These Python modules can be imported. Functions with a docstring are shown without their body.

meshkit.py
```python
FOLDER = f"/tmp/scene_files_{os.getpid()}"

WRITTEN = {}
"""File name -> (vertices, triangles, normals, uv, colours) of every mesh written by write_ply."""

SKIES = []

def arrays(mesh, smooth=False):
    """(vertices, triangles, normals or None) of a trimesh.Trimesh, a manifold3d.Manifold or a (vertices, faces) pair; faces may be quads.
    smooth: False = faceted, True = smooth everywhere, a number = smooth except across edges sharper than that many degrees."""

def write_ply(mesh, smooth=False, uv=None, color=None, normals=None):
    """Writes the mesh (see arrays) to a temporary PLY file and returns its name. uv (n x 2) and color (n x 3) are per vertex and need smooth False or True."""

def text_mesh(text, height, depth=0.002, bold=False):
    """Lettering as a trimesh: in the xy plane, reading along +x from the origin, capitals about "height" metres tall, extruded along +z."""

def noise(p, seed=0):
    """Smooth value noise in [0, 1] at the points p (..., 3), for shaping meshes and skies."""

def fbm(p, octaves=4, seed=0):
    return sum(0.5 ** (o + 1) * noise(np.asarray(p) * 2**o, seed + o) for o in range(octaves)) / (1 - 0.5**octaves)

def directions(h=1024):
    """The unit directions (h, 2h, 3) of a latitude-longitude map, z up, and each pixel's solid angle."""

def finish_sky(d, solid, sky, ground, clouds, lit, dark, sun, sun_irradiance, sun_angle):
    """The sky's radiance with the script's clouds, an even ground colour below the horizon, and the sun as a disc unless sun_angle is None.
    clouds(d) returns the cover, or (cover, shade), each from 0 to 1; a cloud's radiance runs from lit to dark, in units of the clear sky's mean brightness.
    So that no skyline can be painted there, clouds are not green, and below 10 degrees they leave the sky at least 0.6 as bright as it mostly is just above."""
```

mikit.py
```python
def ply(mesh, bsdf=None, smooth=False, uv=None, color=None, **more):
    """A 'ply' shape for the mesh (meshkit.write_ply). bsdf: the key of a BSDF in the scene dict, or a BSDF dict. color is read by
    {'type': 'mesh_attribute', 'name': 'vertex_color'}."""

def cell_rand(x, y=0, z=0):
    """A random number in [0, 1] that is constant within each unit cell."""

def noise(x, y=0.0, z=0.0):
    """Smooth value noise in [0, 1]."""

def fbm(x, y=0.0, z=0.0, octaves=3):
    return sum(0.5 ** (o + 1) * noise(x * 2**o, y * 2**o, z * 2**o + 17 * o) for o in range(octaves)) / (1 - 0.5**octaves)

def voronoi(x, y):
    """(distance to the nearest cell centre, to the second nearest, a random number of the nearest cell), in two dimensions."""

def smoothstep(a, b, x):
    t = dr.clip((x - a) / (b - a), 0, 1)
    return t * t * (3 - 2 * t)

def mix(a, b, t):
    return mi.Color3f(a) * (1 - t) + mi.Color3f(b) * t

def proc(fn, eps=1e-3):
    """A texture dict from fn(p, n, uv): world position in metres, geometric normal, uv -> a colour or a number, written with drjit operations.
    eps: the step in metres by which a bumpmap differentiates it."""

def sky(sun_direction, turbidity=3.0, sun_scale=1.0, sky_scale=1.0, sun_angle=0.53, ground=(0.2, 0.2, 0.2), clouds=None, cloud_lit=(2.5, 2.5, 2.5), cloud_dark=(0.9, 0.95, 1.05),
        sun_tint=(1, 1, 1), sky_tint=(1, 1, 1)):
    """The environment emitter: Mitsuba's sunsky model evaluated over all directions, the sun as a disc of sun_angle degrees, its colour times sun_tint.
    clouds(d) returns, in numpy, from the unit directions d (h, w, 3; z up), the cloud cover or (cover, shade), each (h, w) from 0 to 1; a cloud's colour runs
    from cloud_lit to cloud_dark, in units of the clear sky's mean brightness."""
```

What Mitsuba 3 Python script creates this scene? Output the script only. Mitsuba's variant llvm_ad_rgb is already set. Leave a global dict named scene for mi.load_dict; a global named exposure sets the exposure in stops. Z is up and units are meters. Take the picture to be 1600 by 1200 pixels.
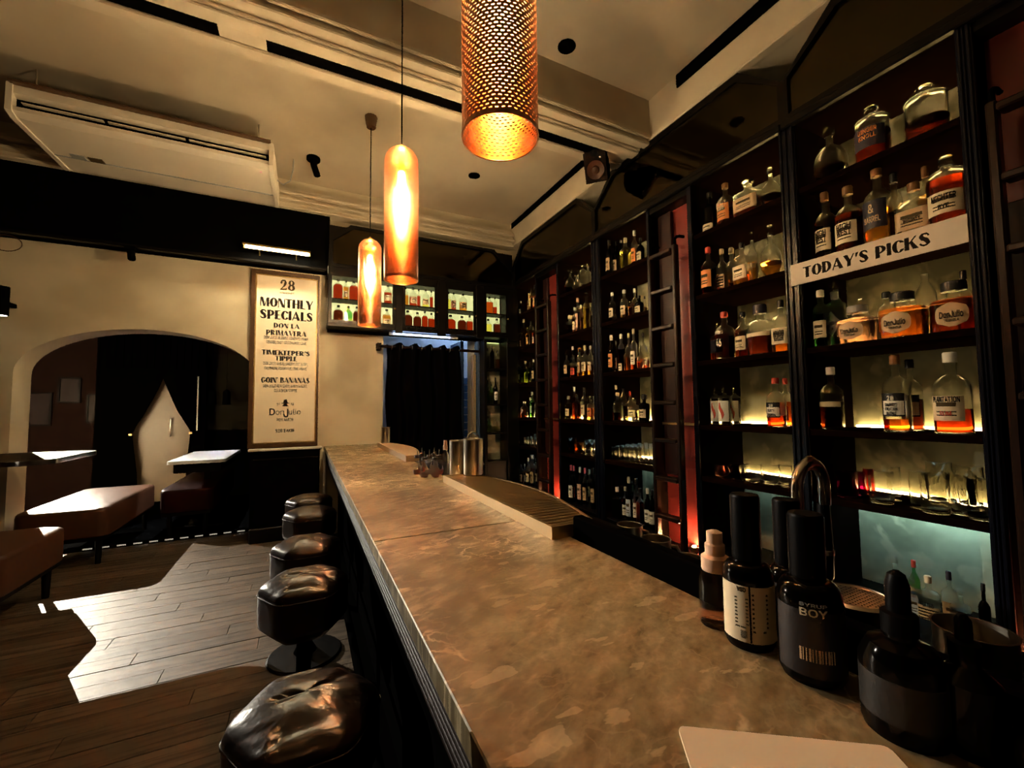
import math, random
import numpy as np
import trimesh
import drjit as dr
import mitsuba as mi
import mikit, meshkit
from mikit import noise, fbm, voronoi, cell_rand, smoothstep, mix, proc
from shapely import Point, LineString, Polygon, box as sbox, union_all, affinity

# ---------------------------------------------------------------- camera, light, exposure
T = mi.ScalarTransform4f
scene, labels = {}, {}
exposure = 4.95
DIM = 1 / 64                            # all lights are in these units; the exposure makes up for it
EYE = np.array([0.0, 0.0, 1.2])
FWD, UP = np.array([0.441487, 0.895562, 0.0552988]), np.array([-0.0151839, -0.0541645, 0.9984166])
scene['camera'] = {'type': 'perspective', 'fov': 101.439, 'fov_axis': 'x', 'near_clip': 0.02, 'far_clip': 60.0,
                   'to_world': T().look_at(origin=EYE.tolist(), target=(EYE + FWD).tolist(), up=UP.tolist())}
L_BULB = (8000.0, 5800.0, 3050.0)        # filament lamps of the three pendants
L_LED = (42.0, 28.0, 11.0)               # warm strips at the back of the bottle shelves
L_UNDER = (3.6, 6.0, 6.4)               # cool strips of the work area
L_CAB = (1.55, 1.6, 0.66)                 # luminous back of the wall cabinet
L_PICTURE = (560.0, 490.0, 320.0)       # picture lamp above the menu
L_TUBE = (7.0, 10.0, 16.0)              # fluorescent tube behind the curtain
L_UP = (14000.0, 7600.0, 3600.0)           # uplights at the foot of the red panels
L_SPOT = (1000.0, 900.0, 740.0)          # spotlight in the room behind the arch
L_DRAPE = (80.0, 58.0, 38.0)             # downlight behind the drapes
L_LANTERN = (160.0, 145.0, 118.0)       # lantern on the table beside the camera
scene['arch_room_spotlight'] = {'type': 'spot', 'to_world': T().look_at(origin=[-3.0, 6.75, 1.86], target=[-1.9, 3.4, 0.0], up=[0, 0, 1]),
                                'intensity': {'type': 'rgb', 'value': [c * DIM for c in L_SPOT]}, 'sampling_weight': 4.0, 'cutoff_angle': 33.0, 'beam_width': 4.0}
scene['arch_room_downlight'] = {'type': 'spot', 'to_world': T().look_at(origin=[-0.95, 5.45, 2.5], target=[-0.93, 5.5, 0.7], up=[0, 1, 0]),
                               'intensity': {'type': 'rgb', 'value': [9.0 * DIM * 8, 9.3 * DIM * 8, 9.6 * DIM * 8]}, 'sampling_weight': 0.6, 'cutoff_angle': 17.0, 'beam_width': 15.0}

# ---------------------------------------------------------------- helpers
rng = random.Random(28)
nrng = np.random.default_rng(28)


def cat(meshes):
    return trimesh.util.concatenate(meshes)


def box(x0, x1, y0, y1, z0, z1, bevel=0.0):
    if bevel <= 0:
        m = trimesh.creation.box((x1 - x0, y1 - y0, z1 - z0))
        m.apply_translation(((x0 + x1) / 2, (y0 + y1) / 2, (z0 + z1) / 2))
        return m
    h, p = np.array([x1 - x0, y1 - y0, z1 - z0]) / 2, []
    b = min(bevel, h.min() * 0.9)
    for s in np.ndindex(2, 2, 2):
        sg = np.array(s) * 2 - 1
        for k in range(3):
            q = h - b
            q[k] = h[k]
            p.append(sg * q)
    m = trimesh.convex.convex_hull(np.array(p))
    m.apply_translation(((x0 + x1) / 2, (y0 + y1) / 2, (z0 + z1) / 2))
    return m


def ring(m, n, power=2.0, aspect=1.0, rot=0.0):
    a = np.arange(n) * 2 * np.pi / n + rot
    c, s = np.cos(a), np.sin(a)
    k = (np.abs(c) ** power + np.abs(s) ** power) ** (-1 / power)
    return np.stack([c * k * aspect, s * k], 1)


def lathe(profile, n=24, power=2.0, aspect=1.0, powers=None, rot=0.0, closed=False):
    """Closed body from (r, z) rows; cross-section a superellipse (powers: one per row). Repeat a row for a crisp edge."""
    prof = np.array(profile, float)
    v = [np.column_stack([ring(None, n, (powers[i] if powers else power), (aspect if r > 0.35 * prof[:, 0].max() else (1 + aspect) / 2), rot) * r, np.full(n, z)]) for i, (r, z) in enumerate(prof)]
    f = []
    for i in range(len(prof) - 1):
        for j in range(n):
            a, b, c, d = i * n + j, i * n + (j + 1) % n, (i + 1) * n + (j + 1) % n, (i + 1) * n + j
            f += [[a, b, c], [a, c, d]]
    v = np.vstack(v)
    if closed:
        k = (len(prof) - 1) * n
        for j in range(n):
            f += [[k + j, k + (j + 1) % n, (j + 1) % n], [k + j, (j + 1) % n, j]]
        return trimesh.Trimesh(v, f, process=False)
    v = np.vstack([v, [[0, 0, prof[0, 1]], [0, 0, prof[-1, 1]]]])
    lo, hi = len(v) - 2, len(v) - 1
    top = (len(prof) - 1) * n
    for j in range(n):
        f.append([lo, (j + 1) % n, j])
        f.append([hi, top + j, top + (j + 1) % n])
    return trimesh.Trimesh(v, f, process=False)


def tube(points, r, n=8, closed=False):
    import numpy as _np
    p = _np.asarray(points, float)
    t = _np.gradient(p, axis=0)
    if closed:
        t = _np.roll(p, -1, 0) - _np.roll(p, 1, 0)
    t /= _np.linalg.norm(t, axis=1, keepdims=True)
    u = _np.zeros_like(p)
    ref = _np.array([0, 0, 1.0]) if abs(t[0, 2]) < 0.9 else _np.array([1.0, 0, 0])
    for i in range(len(p)):
        w = ref - t[i] * (ref @ t[i])
        u[i] = w / _np.linalg.norm(w)
        ref = u[i]
    w = _np.cross(t, u)
    a = _np.arange(n) * 2 * _np.pi / n
    rr = _np.broadcast_to(r, (len(p),))
    v = p[:, None] + rr[:, None, None] * (_np.cos(a)[None, :, None] * u[:, None] + _np.sin(a)[None, :, None] * w[:, None])
    f, m = [], len(p)
    for i in range(m if closed else m - 1):
        for j in range(n):
            q = ((i + 1) % m) * n
            f += [[i * n + j, i * n + (j + 1) % n, q + (j + 1) % n], [i * n + j, q + (j + 1) % n, q + j]]
    v = v.reshape(-1, 3)
    if not closed:
        v = _np.vstack([v, p[:1], p[-1:]])
        for j in range(n):
            f += [[len(v) - 2, (j + 1) % n, j], [len(v) - 1, (m - 1) * n + j, (m - 1) * n + (j + 1) % n]]
    return trimesh.Trimesh(v, f, process=False)


def extrude(poly, depth):
    return cat([trimesh.creation.extrude_polygon(g, depth, engine='earcut') for g in getattr(poly, 'geoms', [poly])])


def basis(o, ex, ey, ez):
    m = np.eye(4)
    m[:3, 0], m[:3, 1], m[:3, 2], m[:3, 3] = ex, ey, ez, o
    return m


def number(name, taken):
    if name not in taken:
        return name
    k = 1
    while f'{name}_{k:03d}' in taken:
        k += 1
    return f'{name}_{k:03d}'


used = set()


def thing(name, label, category, group=None):
    key = number(name, used)
    used.add(key)
    labels[key] = {'label': label, 'category': category}
    if group:
        labels[key]['group'] = group
    return key


def setting(name, mesh, m, smooth=False, label=None):
    key = number(name, used)
    used.add(key)
    labels[key] = {'kind': 'structure'}
    if label:
        labels[key]['label'] = label
    scene[key] = mikit.ply(mesh, m, smooth)
    return key


def part(parent, name, mesh, m, smooth=False, at=None, label=None, kind=None, emit=None, weight=1.0):
    key = number(f'{parent}__{name}', used)
    used.add(key)
    d = dict(mesh) if isinstance(mesh, dict) else mikit.ply(mesh, None, smooth)
    d['bsdf'] = {'type': 'ref', 'id': m}
    if at is not None:
        d['to_world'] = T(np.asarray(at, float)) if not isinstance(at, mi.ScalarTransform4f) else at
    if emit is not None:
        d['emitter'] = {'type': 'area', 'radiance': {'type': 'rgb', 'value': [float(c) * DIM for c in emit]}, 'sampling_weight': weight}
    scene[key] = d
    if label or kind:
        labels[key] = {k: v for k, v in (('label', label), ('kind', kind)) if v}
    return key


cache = {}


def shared(key, make, smooth=False):
    if key not in cache:
        cache[key] = mikit.ply(make(), None, smooth)
    return cache[key]


ORD = ['first', 'second', 'third', 'fourth', 'fifth', 'sixth', 'seventh', 'eighth', 'ninth', 'tenth', 'eleventh', 'twelfth', 'thirteenth', 'fourteenth', 'fifteenth', 'sixteenth', 'seventeenth']

# ---------------------------------------------------------------- materials


def rgb(c):
    return {'type': 'rgb', 'value': list(c)}


def mat(key, d, two=True):
    scene[key] = {'type': 'twosided', 'bsdf': d} if two else d
    return key


def prin(key, c, rough=0.5, metal=0.0, spec=0.5, coat=0.0, **kw):
    return mat(key, {'type': 'principled', 'base_color': c if isinstance(c, dict) else rgb(c), 'roughness': rough, 'metallic': metal, 'specular': spec, 'clearcoat': coat, **kw})


def plaster(p, n, uv):
    a = fbm(p.x * 2.1 + 3, p.y * 2.1, p.z * 2.1, 4)
    return mix((0.40, 0.335, 0.225), (0.52, 0.45, 0.32), smoothstep(0.3, 0.7, a))


def ceiling_paint(p, n, uv):
    a = fbm(p.x * 1.7, p.y * 1.7, p.z * 1.7 + 8, 4)
    return mix((0.42, 0.345, 0.245), (0.52, 0.44, 0.32), smoothstep(0.3, 0.7, a))


def wash(p, n, uv):
    a = fbm(p.y * 5, p.z * 5, p.x * 5, 4)
    b = fbm(p.y * 17 + a * 3, p.z * 13, 2.0, 3)
    return mix(mix((0.24, 0.235, 0.15), (0.44, 0.43, 0.29), smoothstep(0.3, 0.7, a)), (0.52, 0.47, 0.32), smoothstep(0.5, 0.75, b))


def marble(p, n, uv):
    u, w = p.x * 0.87 + p.y * 0.5, p.y * 0.87 - p.x * 0.5
    q = fbm(u * 5, w * 5, p.z * 3, 6)
    r = fbm(u * 22 + 5, w * 46, p.z * 9, 5)
    g = fbm(u * 90 + 15, w * 120, p.z * 9, 3)
    base = mix((0.080, 0.060, 0.029), (0.185, 0.145, 0.078), smoothstep(0.32, 0.68, q))
    base = mix(base, (0.29, 0.235, 0.14), smoothstep(0.46, 0.72, r) * 0.6)
    base = mix(base, (0.065, 0.044, 0.022), smoothstep(0.48, 0.26, r) * 0.6)
    base = base * (0.72 + 0.56 * g)
    v1 = dr.abs(fbm(u * 7 + q * 2 + 11, w * 12, p.z, 6) - 0.5)
    v2 = dr.abs(fbm(u * 20 + 31, w * 30 + q * 4, p.z, 5) - 0.5)
    sp = smoothstep(0.46, 0.62, fbm(u * 4.5 + 40, w * 4.5, 0.0, 4))
    base = mix(base, (0.56, 0.45, 0.29), (1 - smoothstep(0.0, 0.028, v1)) * 0.8 * sp)
    base = mix(base, (0.50, 0.40, 0.25), (1 - smoothstep(0.0, 0.04, v2)) * (0.10 + 0.45 * sp))
    blot = smoothstep(0.70, 0.73, fbm(p.x * 12 + 70, p.y * 30, 0.0, 5))
    return mix(base, (0.52, 0.43, 0.27), blot * 0.3)


def plank(p, n, uv):
    row = dr.floor(p.y / 0.115)
    k = (row + 8) * 0.37
    tone = cell_rand(row + 50, dr.floor((p.x + 3.2 - k + 0.9 * dr.floor(k / 0.9)) / 0.9) + 50, 2.0)
    g = fbm(p.x * 3.0 + row * 7, p.y * 60, 1.0, 3)
    w = fbm(p.x * 9, p.y * 14 + row, 4.0, 3)
    c = mix((0.034, 0.023, 0.013), (0.068, 0.050, 0.033), 0.25 + 0.6 * tone)
    return mix(c, (0.015, 0.0095, 0.0055), 0.55 * smoothstep(0.45, 0.75, g) + 0.25 * smoothstep(0.55, 0.8, w))


def leather_h(p, n, uv):
    big = fbm(p.x * 14, p.y * 14, p.z * 14, 3)
    return 0.004 * big + 0.0006 * fbm(p.x * 160, p.y * 160, p.z * 160, 2)


def copper(p, n, uv):
    return mix((0.50, 0.27, 0.14), (0.74, 0.46, 0.27), fbm(p.x * 60, p.y * 60, p.z * 60, 2))


mat('mat_plaster', {'type': 'diffuse', 'reflectance': proc(plaster)})
mat('mat_ceiling', {'type': 'diffuse', 'reflectance': proc(ceiling_paint)})
mat('mat_wash', {'type': 'diffuse', 'reflectance': proc(wash)})
prin('mat_marble', proc(marble), 0.45, spec=0.1)
prin('mat_plank', proc(plank), 0.55, spec=0.12)
prin('mat_black_wood', (0.0015, 0.0012, 0.0010), 0.38, spec=0.14)
prin('mat_dark_wood', (0.006, 0.0024, 0.0013), 0.5, spec=0.05)
prin('mat_ladder_wood', (0.010, 0.0042, 0.002), 0.36, spec=0.2)
mat('mat_shelf_inside', {'type': 'diffuse', 'reflectance': rgb((0.0045, 0.0018, 0.001))})
prin('mat_stile', (0.0022, 0.0028, 0.0065), 0.3, spec=0.22)
mat('mat_side_black', {'type': 'diffuse', 'reflectance': rgb((0.0035, 0.0018, 0.0012))})
mat('mat_black_paint', {'type': 'diffuse', 'reflectance': rgb((0.0012, 0.0012, 0.0012))})
prin('mat_black_plastic', (0.0008, 0.0008, 0.0009), 0.42, spec=0.05)
prin('mat_red', (0.13, 0.016, 0.012), 0.4, spec=0.4)
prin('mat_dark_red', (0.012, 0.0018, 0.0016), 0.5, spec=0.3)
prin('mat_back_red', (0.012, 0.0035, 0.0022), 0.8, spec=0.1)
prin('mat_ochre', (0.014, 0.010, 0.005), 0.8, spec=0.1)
prin('mat_white_plastic', (0.62, 0.55, 0.44), 0.45, spec=0.4)
prin('mat_frame_brown', (0.055, 0.024, 0.009), 0.35, spec=0.5)
prin('mat_paper', (0.74, 0.62, 0.46), 0.8, spec=0.1)
prin('mat_card', (0.62, 0.50, 0.37), 0.8, spec=0.1)
prin('mat_sign', (0.72, 0.60, 0.49), 0.7, spec=0.2)
prin('mat_ink', (0.010, 0.006, 0.005), 0.7, spec=0.1)
prin('mat_ink_brown', (0.06, 0.042, 0.02), 0.7, spec=0.1)
prin('mat_steel', (0.62, 0.56, 0.48), 0.22, 1.0)
prin('mat_chrome', (0.80, 0.76, 0.70), 0.10, 1.0)
prin('mat_tray', (0.40, 0.28, 0.14), 0.36, 1.0)
prin('mat_copper', proc(copper), 0.28, 1.0)
prin('mat_board', (0.30, 0.21, 0.12), 0.5)
mat('mat_curtain', {'type': 'diffuse', 'reflectance': rgb((0.0010, 0.0010, 0.0013))})
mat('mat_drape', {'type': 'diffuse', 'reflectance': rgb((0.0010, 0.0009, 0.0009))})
prin('mat_glossy_door', (0.22, 0.15, 0.09), 0.28, spec=0.4)
prin('mat_brass', (0.62, 0.42, 0.17), 0.3, 1.0)
prin('mat_mirror', (0.045, 0.037, 0.022), 0.05, 1.0)
prin('mat_frame_tan', (0.22, 0.16, 0.09), 0.5)
prin('mat_trim_white', (0.62, 0.57, 0.48), 0.5)
prin('mat_blue_brick', (0.05, 0.11, 0.24), 0.6)
prin('mat_mortar', (0.55, 0.6, 0.66), 0.8)
prin('mat_alley', (0.45, 0.50, 0.56), 0.8)
prin('mat_blue_door', (0.03, 0.06, 0.12), 0.3)
prin('mat_table_white', (0.60, 0.59, 0.56), 0.35)
prin('mat_seat_red', (0.012, 0.0013, 0.001), 0.45, spec=0.1)
prin('mat_seat_brown', (0.045, 0.018, 0.009), 0.42, spec=0.2)
mat('mat_leather', {'type': 'bumpmap', 'arbitrary': proc(leather_h, 2e-3), 'scale': 1.0,
                    'bsdf': {'type': 'principled', 'base_color': rgb((0.007, 0.003, 0.0013)), 'roughness': 0.27, 'specular': 0.32, 'clearcoat': 0.06, 'clearcoat_gloss': 0.8}})
scene['mat_emit'] = {'type': 'diffuse', 'reflectance': rgb((0.3, 0.3, 0.3))}
scene['mat_glass'] = {'type': 'thindielectric', 'int_ior': 1.45}
scene['mat_pane'] = {'type': 'thindielectric', 'int_ior': 1.5}
scene['mat_solid_glass'] = {'type': 'dielectric', 'int_ior': 1.48, 'specular_transmittance': rgb((0.985, 0.985, 0.97))}
LIQ = {'amber': (0.82, 0.47, 0.15), 'amberdark': (0.62, 0.25, 0.06), 'red': (0.64, 0.15, 0.045), 'redamber': (0.76, 0.27, 0.08), 'dark': (0.30, 0.09, 0.035), 'clear': (0.97, 0.97, 0.95),
       'yellow': (0.97, 0.88, 0.38), 'gold': (0.96, 0.80, 0.38), 'green': (0.25, 0.62, 0.30), 'darkgreen': (0.10, 0.30, 0.14), 'lime': (0.74, 0.93, 0.38), 'pink': (0.95, 0.66, 0.56), 'violet': (0.72, 0.68, 0.78), 'blue': (0.62, 0.70, 0.92)}
for k, c in LIQ.items():
    scene['mat_liquid_' + k] = {'type': 'dielectric', 'int_ior': 1.36, 'specular_transmittance': rgb(c)}
scene['mat_green_glass'] = {'type': 'dielectric', 'int_ior': 1.48, 'specular_transmittance': rgb((0.62, 0.88, 0.60))}
for k, c in (('purple', (0.62, 0.20, 0.42)), ('ruby', (0.90, 0.35, 0.25)), ('rose', (0.90, 0.62, 0.58)), ('smoke', (0.35, 0.22, 0.20)), ('amber', (0.92, 0.60, 0.30))):
    scene['mat_glass_' + k] = {'type': 'dielectric', 'int_ior': 1.48, 'specular_transmittance': rgb(c)}
for k, c in (('cream', (0.66, 0.54, 0.36)), ('white', (0.74, 0.70, 0.62)), ('tan', (0.50, 0.34, 0.19)), ('orange', (0.66, 0.24, 0.07)), ('red', (0.50, 0.06, 0.04)), ('navy', (0.02, 0.018, 0.03)),
             ('black', (0.01, 0.01, 0.01)), ('yellowl', (0.74, 0.66, 0.34)), ('pinkl', (0.66, 0.42, 0.32)), ('palegreen', (0.56, 0.70, 0.50)), ('pale', (0.55, 0.62, 0.72)), ('peach', (0.76, 0.46, 0.30)),
             ('amber', (0.22, 0.10, 0.035)), ('dark', (0.008, 0.005, 0.005)), ('grey', (0.28, 0.28, 0.27)), ('paper', (0.50, 0.35, 0.20)), ('pinkc', (0.62, 0.12, 0.16)), ('blue', (0.25, 0.35, 0.60)), ('darkbottle', (0.003, 0.0026, 0.0022))):
    prin('mat_print_' + k, c, 0.45, spec=0.4)
prin('mat_dark_glass', (0.0008, 0.0007, 0.0006), 0.08, spec=0.12)

# ---------------------------------------------------------------- the room
WALL_Y, SOFFIT_X, CEIL, BEAM_Z = 4.5, 2.22, 3.43, 3.11
fl = setting('floor', box(-3.3, 3.0, -2.0, 7.3, -0.06, -0.012), 'mat_black_paint')
planks = []
for iy in range(int(4.93 / 0.115) + 9):
    y0 = -0.92 + iy * 0.115
    if y0 > 4.90:
        break
    x = -3.2 + (iy * 0.37) % 0.9 - 0.9
    while x < 0.22:
        a, b = max(x, -3.2), min(x + 0.9, 0.22)
        if b - a > 0.05:
            planks.append((a, b, y0, min(y0 + 0.115, 4.925)))
        x += 0.9
planks.sort(key=lambda q: (max(abs(q[0] + 0.6), abs(q[1] + 0.6)) + abs(q[2] - 2.9) * 0.8))
for a, b, y0, y1 in planks[:290]:
    h = rng.uniform(-0.0012, 0.0006)
    part(fl, 'plank', box(a + 0.0012, b - 0.0012, y0 + 0.0012, y1 - 0.0012, -0.012, h, 0.0012), 'mat_plank')
if len(planks) > 290:
    part(fl, 'outer_planks', cat([box(a + 0.0012, b - 0.0012, y0 + 0.0012, y1 - 0.0012, -0.012, 0.0) for a, b, y0, y1 in planks[290:]]), 'mat_plank', kind='stuff')
part(fl, 'back_room_carpet', box(-3.3, 0.4, 4.98, 7.3, -0.012, 0.0), 'mat_black_paint')

# back wall: arch on the left, curtained doorway on the right
arch = [(-2.0 + 0.8 + 0.79 * math.cos(t) - 0.0, 1.50 + 0.385 * math.sin(t)) for t in np.linspace(math.pi, 0, 40)]
hole = Polygon([(-1.99, -0.1)] + [(x, z) for x, z in arch] + [(-0.41, -0.1)])
door = sbox(0.72, -0.1, 1.74, 2.02)
wall = sbox(-3.3, -0.06, 2.7, CEIL).difference(hole).difference(door)
back = setting('wall_back', None or (lambda m: m)(extrude(wall, 0.24)).apply_transform(basis([0, WALL_Y + 0.24, 0], [1, 0, 0], [0, 0, 1], [0, -1, 0])), 'mat_plaster')
setting('wall_left', box(-3.4, -3.3, -2.0, 7.4, -0.06, CEIL), 'mat_back_red')
setting('wall_front', box(-3.3, 3.0, -2.1, -2.0, -0.06, CEIL), 'mat_dark_red')
setting('wall_right', box(2.70, 2.80, -2.0, 7.4, -0.06, CEIL), 'mat_black_paint')
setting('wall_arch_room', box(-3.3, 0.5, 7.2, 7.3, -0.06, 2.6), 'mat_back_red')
setting('wall_alley', box(0.5, 2.7, 5.3, 5.4, -0.06, 2.6), 'mat_alley')
setting('wall_between', box(0.45, 0.55, 4.74, 7.2, -0.06, 2.6), 'mat_black_paint')
ce = setting('ceiling', box(-3.3, 2.8, -2.0, 4.74, CEIL, CEIL + 0.08), 'mat_ceiling')
setting('ceiling_back', box(-3.3, 2.8, 4.74, 7.3, 2.55, 2.63), 'mat_black_paint')
# beam across the room with stepped mouldings
bm = setting('trim_1', box(-3.3, SOFFIT_X, 2.19, 2.54, BEAM_Z, CEIL), 'mat_ceiling')
for y0, y1, z0, z1 in ((2.165, 2.19, 3.125, 3.155), (2.18, 2.24, 3.085, 3.11), (2.272, 2.385, 3.09, 3.11), (2.285, 2.37, 3.078, 3.09), (2.475, 2.54, 3.09, 3.11), (2.54, 2.60, 3.38, 3.43), (2.54, 2.57, 3.10, 3.14)):
    part(bm, 'moulding', box(-3.3, SOFFIT_X, y0, y1, z0, z1, 0.006), 'mat_ceiling')
slot = thing('slot_air_diffuser', 'long black air slot under the ceiling beam', 'air vent', 'black slot diffusers')
for a, b in ((-3.2, -0.42), (-0.21, 2.0)):
    part(slot, 'grille', box(a, b, 2.393, 2.468, 3.096, 3.1095, 0.003), 'mat_black_paint')
part(slot, 'joint_plate', box(-0.42, -0.21, 2.393, 2.468, 3.1, 3.1095), 'mat_ceiling')
# soffit above the bottle wall and cornice above the back wall
so = setting('trim_2', box(SOFFIT_X, 2.70, -2.0, WALL_Y, 3.12, CEIL), 'mat_ceiling')
part(so, 'moulding', box(2.19, 2.25, -2.0, 4.4, 3.112, 3.14, 0.006), 'mat_ceiling')
slot2 = thing('slot_air_diffuser', 'black air slot along the top of the soffit above the bottle wall', 'air vent', 'black slot diffusers')
part(slot2, 'grille', box(2.205, 2.2195, -1.0, 1.93, 3.335, 3.425, 0.003), 'mat_black_paint')
slot3 = thing('slot_air_diffuser', 'dark air slot at the soffit beyond the ceiling beam', 'air vent', 'black slot diffusers')
part(slot3, 'grille', box(2.205, 2.2195, 2.62, 4.45, 3.36, 3.425, 0.003), 'mat_black_paint')
co = setting('trim_3', box(-3.3, 2.2, 4.40, WALL_Y, 3.10, 3.30), 'mat_ceiling')
for y0, z0, z1 in ((4.36, 3.23, 3.26), (4.34, 3.16, 3.185), (4.37, 3.10, 3.125)):
    part(co, 'moulding', box(-3.3, 2.2, y0, 4.42, z0, z1, 0.006), 'mat_ceiling')
setting('trim_4', box(-3.3, 0.19, 4.42, WALL_Y, 2.53, 3.10), 'mat_black_paint')
part('trim_4', 'lower_edge', box(-3.3, 0.19, 4.36, 4.42, 2.535, 2.56, 0.004), 'mat_black_wood')
# dark wainscot between arch and bar, with cap and baseboard
wn = setting('trim_5', box(-0.44, 0.13, 4.475, WALL_Y, 0.0, 0.82), 'mat_black_paint')
part(wn, 'cap', box(-0.46, 0.15, 4.455, WALL_Y, 0.82, 0.845, 0.005), 'mat_trim_white')
part(wn, 'rail', box(-0.42, 0.12, 4.465, 4.475, 0.735, 0.75, 0.003), 'mat_black_wood')
setting('baseboard_back', box(-0.44, 0.13, 4.45, 4.474, 0.0, 0.13, 0.008), 'mat_black_wood')
setting('trim_6', box(0.162, 0.185, 4.46, WALL_Y, 0.0, 0.80, 0.004), 'mat_trim_white')
# lit step in front of the raised back floor
stp = thing('step_light_strip', 'black step edge with a dashed row of small white lights', 'step light')
part(stp, 'nosing', box(-2.2, -0.44, 4.93, 4.975, 0.0, 0.035, 0.004), 'mat_black_paint')
for k in range(11):
    x = -1.70 + k * 0.112
    part(stp, 'light', box(x, x + 0.062, 4.9265, 4.9305, 0.010, 0.022), 'mat_emit', emit=(0.55, 0.50, 0.40), weight=0.01)

# ---------------------------------------------------------------- bottle wall
SHELF_Z = {1: 2.28, 2: 1.89, 3: 1.475, 4: 1.078, 5: 0.762}
BAYS = {1: (0.614, 1.195, 'the sign bay'), 2: (1.275, 1.83, 'the bay beside the sign'), 3: (2.225, 2.765, 'the middle-ladder bay'),
        4: (2.875, 3.415, 'the far-ladder bay'), 5: (3.855, 4.42, 'the corner bay')}
SIDE = {1: ((0.565, 0.614), (1.195, 1.275)), 2: ((1.83, 1.865),), 3: ((2.20, 2.225), (2.765, 2.875)), 4: ((3.415, 3.44),), 5: ((3.84, 3.855), (4.42, 4.47))}
BAYNAME = {1: 'tall black shelf bay behind the TODAY\'S PICKS sign', 2: 'tall black shelf bay directly left of the TODAY\'S PICKS sign', 3: 'black shelf bay between the dark stile and the middle ladder',
           4: 'black shelf bay just right of the far ladder', 5: 'narrow black shelf bay in the far corner beside the far ladder'}
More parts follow.
